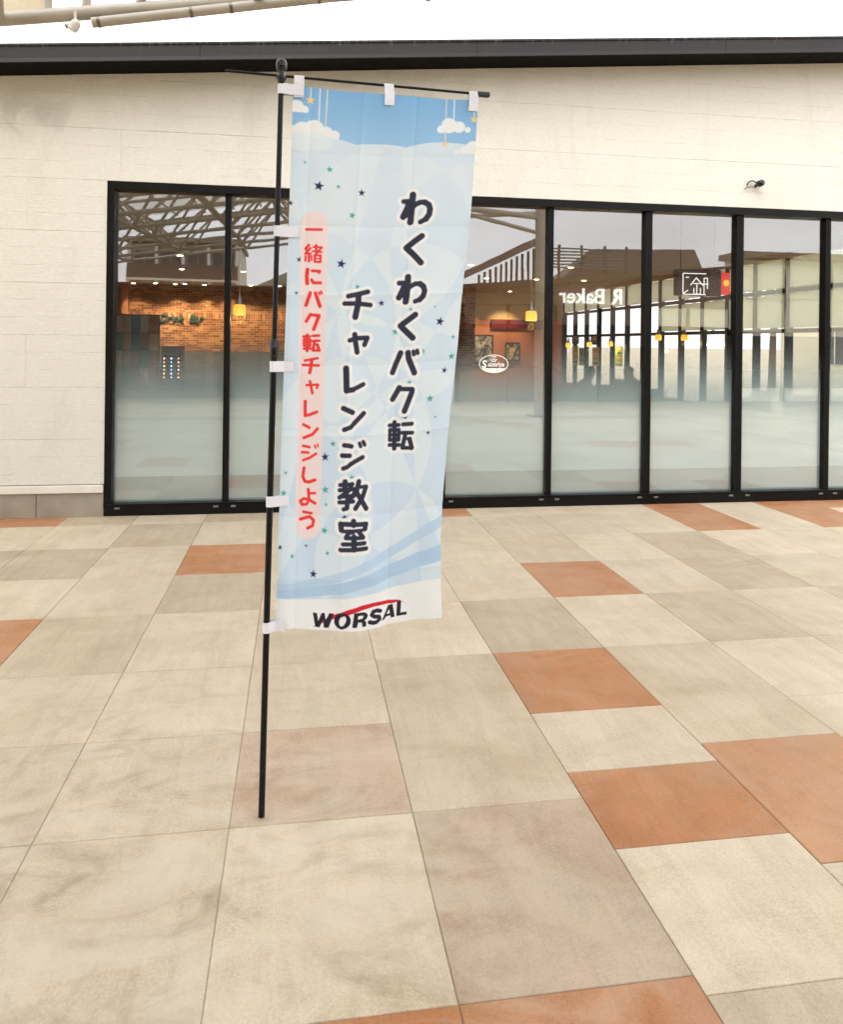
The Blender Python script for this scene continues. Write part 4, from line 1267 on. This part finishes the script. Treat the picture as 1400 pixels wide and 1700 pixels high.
TABS = [(4.70, 3.9, 0, 'round-based table between the two seated diners'), (6.2, 3.4, 0.1, 'dark topped table behind the pane with the black hanging sign'), (2.05, 2.6, 0, 'table faintly seen below the oval logo sticker'), (-0.9, 2.6, 0, 'table faintly seen behind the left frosted glass'), (6.3, 6.4, 0, 'table far back by the side windows')]
for k, (x, y, a, lb) in enumerate(TABS):
    t = tb0 if k == 0 else copy_tree(tb0)
    t.location, t.rotation_euler.z = (x, y, 0), a
    t['label'], t['group'] = lb, 'restaurant tables'
CHS = [(4.16, 3.95, R(-90) + R(180), 'chair under the left seated diner'), (5.24, 3.95, R(-90), 'chair under the right seated diner'), (5.83, 2.0, R(8), 'high-backed chair close behind the pane right of the hanging sign'), (6.8, 3.6, R(-95), 'chair right of the dark topped table'),
       (5.1, 5.0, R(10), 'chair behind the seated diners'), (2.05, 3.35, 0.0, 'chair behind the table below the logo sticker'), (2.7, 2.6, R(-90), 'chair beside the table below the logo sticker'), (-0.9, 3.3, 0.0, 'chair behind the table in the left frosted glass'), (6.3, 7.1, 0.1, 'chair far back by the side windows')]
for k, (x, y, a, lb) in enumerate(CHS):
    t = ch0 if k == 0 else copy_tree(ch0)
    t.location, t.rotation_euler.z = (x, y, 0), a
    t['label'], t['group'] = lb, 'restaurant chairs'
bn = thing('bench_seat', 'red brown bench box at the far right behind the last full pane', 'bench', (6.42, 1.7, 0))
MB().box(0, 0.75, 0, 0.5, 0.02, 0.80, 0.01).build('back_panel', simple('red brown panel', s2l(128, 48, 26), 0.4, vary=0.2), bn)
MB().box(-0.02, 0.77, -0.02, 0.52, 0.805, 0.93, 0.02).build('top_cushion', simple('maroon cushion', s2l(132, 66, 48), 0.5), bn)

M_SKIN = simple('skin', s2l(205, 160, 130), 0.5, vary=0.05)
M_HAIR = simple('black hair', s2l(28, 24, 22), 0.6)
def person(label, loc, rz, shirt, trousers, lean):
    J = {'pelvis': (0, 0, 0.52), 'waist': (0, -0.02 * lean, 0.70), 'chest': (0, -0.10 * lean, 0.93), 'neck': (0, -0.15 * lean, 1.07), 'jaw': (0, -0.19 * lean, 1.13), 'head': (0, -0.19 * lean, 1.21), 'crown': (0, -0.17 * lean, 1.27)}
    E = [('pelvis', 'waist'), ('waist', 'chest'), ('chest', 'neck'), ('neck', 'jaw'), ('jaw', 'head'), ('head', 'crown')]
    RAD = {'pelvis': 0.15, 'waist': 0.135, 'chest': 0.15, 'neck': 0.052, 'jaw': 0.068, 'head': 0.092, 'crown': 0.07}
    TAG = {'pelvis': 1, 'waist': 0, 'chest': 0, 'neck': 2, 'jaw': 2, 'head': 2, 'crown': 3}
    for s, n_ in ((-1, 'l'), (1, 'r')):
        for nm, p, r, t in (('sho', (s * 0.17, -0.10 * lean, 0.99), 0.062, 0), ('elb', (s * 0.23, -0.16 - 0.05 * lean, 0.78), 0.046, 0), ('wri', (s * 0.12, -0.40, 0.775), 0.030, 2), ('kno', (s * 0.07, -0.48, 0.765), 0.032, 2), ('tip', (s * 0.05, -0.55, 0.755), 0.018, 2),
                            ('hip', (s * 0.10, -0.06, 0.51), 0.095, 1), ('knee', (s * 0.12, -0.45, 0.52), 0.066, 1), ('ank', (s * 0.12, -0.42, 0.10), 0.042, 1), ('toe', (s * 0.12, -0.56, 0.035), 0.034, 3)):
            J[nm + n_], RAD[nm + n_], TAG[nm + n_] = p, r, t
        E += [('chest', 'sho' + n_), ('sho' + n_, 'elb' + n_), ('elb' + n_, 'wri' + n_), ('wri' + n_, 'kno' + n_), ('kno' + n_, 'tip' + n_), ('pelvis', 'hip' + n_), ('hip' + n_, 'knee' + n_), ('knee' + n_, 'ank' + n_), ('ank' + n_, 'toe' + n_)]
        base = Vector(J['kno' + n_])
        for f in range(4):
            fn = 'f%d%s' % (f, n_)
            J[fn] = tuple(base + Vector((s * (0.022 - 0.016 * f), -0.075 + 0.012 * abs(f - 1.3), -0.012)))
            RAD[fn], TAG[fn] = 0.010, 2
            E.append(('kno' + n_, fn))
    keys = list(J)
    me0 = bpy.data.meshes.new('person')
    me0.from_pydata([J[k] for k in keys], [(keys.index(a), keys.index(b)) for a, b in E], [])
    o = bpy.data.objects.new('person', me0)
    col.objects.link(o)
    o.modifiers.new('skin', 'SKIN')
    for k, sv in zip(keys, me0.skin_vertices[0].data):
        sv.radius = (RAD[k], RAD[k] * (0.75 if k in ('waist', 'chest', 'pelvis') else 1))
        sv.use_root = k == 'pelvis'
    o.modifiers.new('sub', 'SUBSURF').levels = 2
    dg = bpy.context.evaluated_depsgraph_get()
    me1 = bpy.data.meshes.new_from_object(o.evaluated_get(dg))
    o.modifiers.clear()
    o.data = me1
    me1.materials.clear()
    for mt in (shirt, trousers, M_SKIN, M_HAIR):
        me1.materials.append(mt)
    pts = [(Vector(J[k]), TAG[k]) for k in keys]
    for p in me1.polygons:
        c = p.center
        t = min(pts, key=lambda q: (q[0] - c).length)[1]
        hd = Vector(J['head'])
        if c.z > 1.10 and (c.y > hd.y + 0.005 or c.z > 1.275):
            t = 3
        p.material_index = t
        p.use_smooth = True
    o.location, o.rotation_euler = loc, (0, 0, rz)
    return tag(o, label, 'person', 'diners')
person('person in white shirt seated at the left side of the table, hands on table', (4.18, 3.95, -0.02), R(90), simple('white shirt', s2l(215, 212, 205), 0.8), simple('navy trousers', s2l(50, 52, 66), 0.8), 1.0)
person('person in pale shirt seated at the right side of the table, leaning forward', (5.22, 3.95, -0.02), R(-90), simple('pale shirt', s2l(205, 190, 175), 0.8), simple('grey trousers', s2l(80, 78, 76), 0.8), 1.3)

# ================================================================== CANOPY WITH SPACE FRAME (over the walkway, seen again in the glass)
canopy = thing('walkway_canopy', 'cream steel space-frame canopy with white membrane roof, its edge tubes at top left', 'canopy', (0, 0, 0))
def zb_(x, y):
    return 3.735 + 0.142 * (x + 0.08) + 0.045 * (-y - 2.2)
# front edge: main beam, lower gutter tube, post, end panel
def fb(x, dz=0.0):
    return (x, -2.2, 3.735 + 0.155 * (x + 0.08) + dz)
rod('edge_beam', fb(-6.0, 0.0), fb(3.2, 0.0), 0.042, M_STEEL, canopy, 20)
rod('gutter_tube', (-1.26, -2.235, 3.475), (0.9, -2.235, 3.885), 0.031, M_STEEL, canopy, 18)
for x in (-1.22, -0.68, -0.44, 0.1):
    z = 3.475 + (x + 1.26) * 0.19
    rod('pipe_clamp', (x - 0.010, -2.235, z - 0.002), (x + 0.010, -2.235, z + 0.002), 0.034, M_BRACK, canopy, 18)
rod('edge_post', (-1.52, -2.2, 3.52), (-1.52, -2.2, 4.35), 0.022, M_STEEL, canopy)
rod('edge_strut', (-1.31, -2.2, 3.53), (-1.22, -2.2, 4.4), 0.026, M_STEEL, canopy)
rod('edge_strut', (-1.02, -2.2, 3.60), (-0.2, -2.5, 4.5), 0.022, M_STEEL, canopy)
m = MB().prism([(-6.0, 2.86), (-1.545, 3.53), (-1.545, 4.5), (-6.0, 4.5)], -2.19, -2.165)
m.build('end_panel', simple('cream canopy panel', s2l(214, 200, 170), 0.7, vary=0.05, scale=40), canopy)
# space frame
NXc, NYc, SX_, SY_ = 8, 7, 1.5, 1.75
X0c, Y0c = -7.4, -3.4
bot = [[Vector((X0c + i * SX_, Y0c - j * SY_, zb_(X0c + i * SX_, Y0c - j * SY_))) for j in range(NYc)] for i in range(NXc)]
topn = [[Vector((X0c + (i + .5) * SX_, Y0c - (j + .5) * SY_, zb_(X0c + (i + .5) * SX_, Y0c - (j + .5) * SY_) + 0.85)) for j in range(NYc - 1)] for i in range(NXc - 1)]
for i in range(NXc):
    for j in range(NYc):
        if i + 1 < NXc:
            rod('bottom_chord', bot[i][j], bot[i + 1][j], 0.038, M_STEEL, canopy)
        if j + 1 < NYc:
            rod('bottom_chord', bot[i][j], bot[i][j + 1], 0.038, M_STEEL, canopy)
for i in range(NXc - 1):
    for j in range(NYc - 1):
        if i + 1 < NXc - 1:
            rod('top_chord', topn[i][j], topn[i + 1][j], 0.034, M_STEEL, canopy)
        if j + 1 < NYc - 1:
            rod('top_chord', topn[i][j], topn[i][j + 1], 0.034, M_STEEL, canopy)
        for a, b in ((0, 0), (1, 0), (0, 1), (1, 1)):
            rod('diagonal', bot[i + a][j + b], topn[i][j], 0.028, M_STEEL, canopy)
# ties from the front edge up to the frame
for i in range(2, NXc):
    rod('edge_tie', fb(X0c + i * SX_ - 0.4), bot[i][0], 0.03, M_STEEL, canopy)
g = N('white membrane')
_d = g.n('ShaderNodeBsdfDiffuse')
_d.inputs['Color'].default_value = (0.62, 0.60, 0.56, 1)
_t = g.n('ShaderNodeBsdfTranslucent')
_t.inputs['Color'].default_value = (0.85, 0.83, 0.78, 1)
_m = g.n('ShaderNodeMixShader')
_m.inputs[0].default_value = 0.62
g.l(_d.outputs[0], _m.inputs[1])
g.l(_t.outputs[0], _m.inputs[2])
M_MEMB = g.done(_m)
mm = MB()
xs_ = [X0c - 0.3 + k * 0.5 for k in range(22)]
ys_ = [-3.2 - k * 0.6 for k in range(18)]
vs = [(x, y, zb_(x, y) + 1.02 + 0.06 * abs(math.sin(math.pi * (y + 3.4) / SY_))) for x in xs_ for y in ys_]
n = len(ys_)
mm.add(vs, [(i * n + j, i * n + j + 1, (i + 1) * n + j + 1, (i + 1) * n + j) for i in range(len(xs_) - 1) for j in range(n - 1)])
mm.build('membrane', M_MEMB, canopy, True)
for k in range(15):
    x = X0c + 0.1 + k * 0.7
    rod('purlin', (x, -3.2, zb_(x, -3.2) + 0.97), (x, -13.2, zb_(x, -13.2) + 0.97), 0.022, M_STEEL, canopy, 8)
# columns
for x, y in ((5.2, -9.0), (-6.2, -9.4)):
    z = zb_(x, y) + (0.25 if x > 0 else 0)
    rod('column', (x, y, 0.0), (x, y, z), 0.11, M_STEEL, canopy, 24)
    MB().box(x - 0.22, x + 0.22, y - 0.22, y + 0.22, 0, 0.03, 0.004).build('column_foot', M_BRACK, canopy)
rod('column_arm', (5.2, -9.0, 4.35), (3.1, -8.65, 4.45), 0.06, M_STEEL, canopy, 16)
rod('column_arm', (5.2, -9.0, 4.0), (3.1, -8.65, 4.40), 0.045, M_STEEL, canopy, 16)
rod('column_arm', (5.2, -9.0, 4.45), (3.1, -10.4, 4.5), 0.05, M_STEEL, canopy, 16)

# small spotlights under the edge beam
sl_ = None
for loc, lb in (((-1.355, -2.24, 3.50), 'small white spotlight under the canopy edge tubes at top left'), ((0.812, -2.24, 3.865), 'small white spotlight peeking in at the top centre edge')):
    if sl_ is None:
        sl_ = thing('canopy_spotlight', lb, 'spotlight', loc)
        MB().tube((0, 0, 0.03), (0, 0, -0.03), 0.010, seg=12).build('stem', M_LAMPW, sl_, True)
        MB().lathe([(0.010, -0.045), (0.027, -0.042), (0.031, -0.015), (0.028, 0.012), (0.012, 0.03)], seg=20).build('lamp_body', M_LAMPW, sl_, True, (0.0, 0, -0.045), (0, R(28), 0))
        MB().tube((-0.028, 0, -0.048), (-0.058, 0, -0.060), 0.012, 0.017, 14).build('lamp_head', M_LAMPW, sl_, True)
        MB().tube((-0.050, 0, -0.0565), (-0.053, 0, -0.0578), 0.0185, seg=14).build('dark_ring', M_BLACKP, sl_, True)
        d = sl_
    else:
        d = copy_tree(sl_)
        d.location = loc
        d['label'] = lb
    d['group'] = 'canopy spotlights'

# ================================================================== SHOPS ACROSS THE WALKWAY (seen in the glass)
M_BROWN = simple('brown render', s2l(132, 112, 100), 0.8, vary=0.07, scale=2)
M_BROWN2 = simple('dark brown beam', s2l(86, 64, 54), 0.7)
M_SLAT = simple('grey roof louvre', s2l(120, 114, 108), 0.6)
M_DARKGL = simple('dark shop glass', s2l(40, 44, 44), 0.08, vary=0.05)
M_CREAMP = simple('cream panel', s2l(236, 234, 216), 0.5, vary=0.05)
M_SIGNW = emit('glowing white sign letters', (1.0, 0.99, 0.97), 1.8)  # glow added to lift the white letters in the reflection
YB = -13.0
bak = thing('bakery_shop', 'brown bakery opposite, mirrored in the glass with white sign letters', 'building', (0, YB, 0))
def zt_(x):
    return 3.22 + 0.09 * (x - 6.8)
m = MB()
m.prism([(4.2, 2.66), (12.2, 2.66), (12.2, zt_(12.2)), (4.2, zt_(4.2))], -0.4, 0.0)
m.build('upper_wall', M_BROWN, bak)
MB().prism([(4.1, zt_(4.1) + 0.002), (12.3, zt_(12.3) + 0.002), (12.3, zt_(12.3) + 0.15), (4.1, zt_(4.1) + 0.15)], -0.6, 0.25).build('roof_beam', M_BROWN2, bak)
MB().box(4.2, 12.2, -0.4, -0.3, 0, 2.655).build('shop_back', M_BROWN2, bak)
for k, x in enumerate(np.arange(4.3, 12.2, 1.3)):
    x = float(x)
    MB().box(x, x + 0.07, -0.12, 0.02, 0, 2.659).build('shop_mullion', M_FRAME, bak)
    if x + 1.3 < 12.3:
        MB().box(x + 0.075, x + 1.295, -0.08, -0.06, 0.08, 2.05).build('shop_pane', M_DARKGL, bak)
        MB().box(x + 0.075, x + 1.295, -0.08, -0.05, 2.12, 2.655).build('shop_panel', M_CREAMP if x > 8.5 else M_BROWN, bak)
        MB().box(x + 0.0705, x + 1.2995, -0.12, 0.0, 2.051, 2.119).build('shop_transom', M_FRAME, bak)
link('sign_lettering', text_mesh('R Baker', 0.60, 0.03, M_SIGNW, 0.0, 0.004), bak, (7.93, 0.05, 2.72), (R(90), 0, R(180)), (0.95, 1, 1))
# slatted gable and roof louvres
for k in range(13):
    x = 4.75 + k * 0.15
    h = 3.30 + (x - 4.5) * 0.50
    MB().box(x, x + 0.06, -0.02, 0.02, zt_(x) + 0.152, h).build('gable_slat', M_BROWN2, bak)
MB().prism([(4.35, 3.30), (6.6, 4.38), (6.6, 4.60), (4.2, 3.42)], -0.6, 0.15).build('gable_rafter', M_BROWN, bak)
for k in range(7):
    MB().box(6.7, 9.6, -1.22, -1.18, 3.80 + k * 0.09, 3.845 + k * 0.09).build('louvre_slat', M_SLAT, bak)
for x in (6.75, 7.45, 8.15, 8.85, 9.55):
    MB().box(x - 0.03, x + 0.03, -1.30, -1.225, 3.35, 4.48).build('louvre_post', M_BROWN2, bak)
MB().add([(7.6, -3.2, 3.5), (12.2, -3.2, 3.5), (12.2, -1.35, 3.5), (7.6, -1.35, 3.5), (8.8, -2.2, 4.5), (12.2, -2.2, 4.6)],
         [(0, 1, 2, 3), (3, 2, 5, 4), (0, 4, 5, 1), (0, 3, 4), (1, 5, 2)]).build('hip_roof', M_BROWN2, bak)

crm = thing('cream_shop', 'cream panelled shop opposite, mirrored in the rightmost full pane', 'building', (12.4, -13.2, 0))
MB().box(0, 9.0, -0.6, -0.05, 0, 4.1).build('wall', M_CREAMP, crm)
for i in range(6):
    for z0, z1 in ((0.4, 1.9), (2.0, 2.85), (2.98, 3.95)):
        MB().box(0.05 + i * 1.48, 1.46 + i * 1.48, -0.048, 0.0, z0, z1, 0.006).build('facade_panel', M_CREAMP if z0 > 1 else M_DARKGL, crm)
    MB().box(i * 1.48 - 0.02, 0.042 + i * 1.48, -0.049, 0.06, 0, 4.1).build('facade_post', M_FRAME, crm)
MB().box(-0.1, 9.1, -0.8, 0.4, 4.102, 4.28).build('eaves', M_BROWN, crm)

low = thing('added_shop_row', 'dark low shop row added across the walkway to darken the reflection in the left panes', 'building', (-13.0, -14.5, 0))  # added row, dark so the interior brick shows through the reflection
MB().box(0, 16.8, -3.0, 0, 0, 2.92).build('wall', M_BROWN2, low)
MB().box(-0.3, 17.1, -3.3, 0.5, 2.921, 3.08).build('eaves', M_BROWN2, low)
for k in range(11):
    x = 0.2 + k * 1.5
    w_ = MB().box(x, x + 1.3, 0.001, 0.03, 0.2, 2.3).build('window', M_DARKGL, low)
    MB().box(x + 0.62, x + 0.68, 0.031, 0.06, 0.2, 2.3).build('window_bar', M_FRAME, w_)

# apartment block and hills far behind
apt = thing('apartment_block', 'white balconied apartment block beyond the canopy, mirrored in the left pane', 'building', (-11.0, -46, 0))
M_APT = simple('white apartment render', s2l(205, 202, 196), 0.8, vary=0.05)
M_APTW = simple('apartment window', s2l(70, 74, 78), 0.15)
M_RAIL = simple('brown railing', s2l(92, 76, 68), 0.6)
MB().box(0, 7.0, -6, 0, 0, 8.0).build('wall', M_APT, apt)
for k in range(3):
    z = 0.6 + k * 2.5
    for i in range(4):
        x = 0.25 + i * 1.7
        w_ = MB().box(x, x + 1.25, 0.001, 0.05, z + 0.1, z + 1.9).build('window', M_APTW, apt)
        MB().box(x + 0.60, x + 0.66, 0.051, 0.08, z + 0.1, z + 1.9).build('window_bar', M_APT, w_)
    MB().box(0.0, 7.0, 0.09, 1.2, z - 0.15, z).build('balcony_slab', M_APT, apt)
    MB().box(0.05, 6.95, 1.12, 1.18, z + 0.001, z + 0.95).build('balcony_rail', M_RAIL, apt)
    for i in range(5):
        MB().box(-0.02 + i * 1.7, 0.16 + i * 1.7, 0.0905, 1.11, z + 0.002, z + 2.34).build('balcony_wall', M_APT, apt)
MB().box(-0.2, 7.2, -6.2, 1.3, 8.001, 8.3).build('roof', M_SLAT, apt)

M_HILL = simple('wooded hillside', s2l(84, 88, 62), 0.95, vary=0.4, scale=0.12)
hm = MB()
nh = 60
rh = random.Random(6)
vs = []
for i in range(nh + 1):
    x = -260 + i * 9
    for j in range(6):
        y = -170 - j * 25
        h = [0, 12, 20, 24, 22, 0][j] * (0.75 + 0.35 * math.sin(x * 0.031 + 1.2) + 0.2 * math.sin(x * 0.083)) + (rh.uniform(-0.8, 0.8) if 0 < j < 5 else 0)
        vs.append((x, y, max(-1, h) - (0.5 if j in (0, 5) else 0)))
hm.add(vs, [(i * 6 + j, i * 6 + j + 1, (i + 1) * 6 + j + 1, (i + 1) * 6 + j) for i in range(nh) for j in range(5)])
struct(hm.build('hills', M_HILL, None, True))

# trees: one by the cream shop, two by the car park beyond the side windows
M_BARK = simple('bark', s2l(96, 80, 62), 0.9, vary=0.2, scale=12, bump=0.5)
M_LEAF = [simple('leaves %d' % k, s2l(*c), 0.6, vary=0.25, scale=3) for k, c in enumerate(((128, 138, 84), (146, 152, 100), (108, 120, 72)))]
def tree(label, loc, h, rad, seed):
    r_ = random.Random(seed)
    t = thing('tree', label, 'tree', loc, 0, 'trees round the shops')
    m = MB()
    m.tube((0, 0, -0.02), (0.05, 0.02, h * 0.42), 0.13, 0.09, 10)
    tips = []
    for k in range(9):
        a = k * 2.4
        z0 = h * (0.36 + 0.05 * k)
        q = Vector((math.cos(a) * rad * r_.uniform(0.4, 0.8), math.sin(a) * rad * r_.uniform(0.4, 0.8), h * r_.uniform(0.55, 0.95)))
        m.tube((0.05, 0.02, min(z0, h * 0.42)), q, 0.05, 0.015, 6)
        tips.append(q)
    m.build('trunk', M_BARK, t, True)
    lm = MB()
    for k in range(5200):
        c = r_.choice(tips) + Vector((r_.gauss(0, 1), r_.gauss(0, 1), r_.gauss(0, 0.7))) * rad * 0.28
        n_ = Vector((r_.uniform(-1, 1), r_.uniform(-1, 1), r_.uniform(-0.3, 1))).normalized()
        a = n_.orthogonal().normalized() * r_.uniform(0.05, 0.10)
        b = n_.cross(a).normalized() * r_.uniform(0.03, 0.06)
        lm.cur = r_.randrange(3)
        lm.add([c - a, c - b, c + a, c + b], [(0, 1, 2, 3)])
    lm.build('crown', M_LEAF, t)
tree('leafy tree outside the side windows', (15.0, 15.5, 0), 5.5, 2.1, 3)
# neighbour beyond the side windows
nb = thing('neighbour_house', 'pale rendered house outside, seen through the side windows at right', 'building', (19, 12, 0))
MB().box(0, 7, -6, 9, 0, 3.4).build('wall', simple('pale house render', s2l(226, 220, 198), 0.8), nb)
MB().prism([(-0.5, 3.401), (7.5, 3.401), (3.5, 5.2)], -6.4, 9.4).build('roof', M_ROOF, nb)
for y in (-4, -1, 2, 5):
    w_ = MB().box(-0.05, -0.001, y, y + 1.5, 1.0, 2.3).build('window', M_APTW, nb)
    MB().box(-0.07, -0.0505, y + 0.72, y + 0.78, 1.0, 2.3).build('window_bar', M_WHITETRIM, w_)
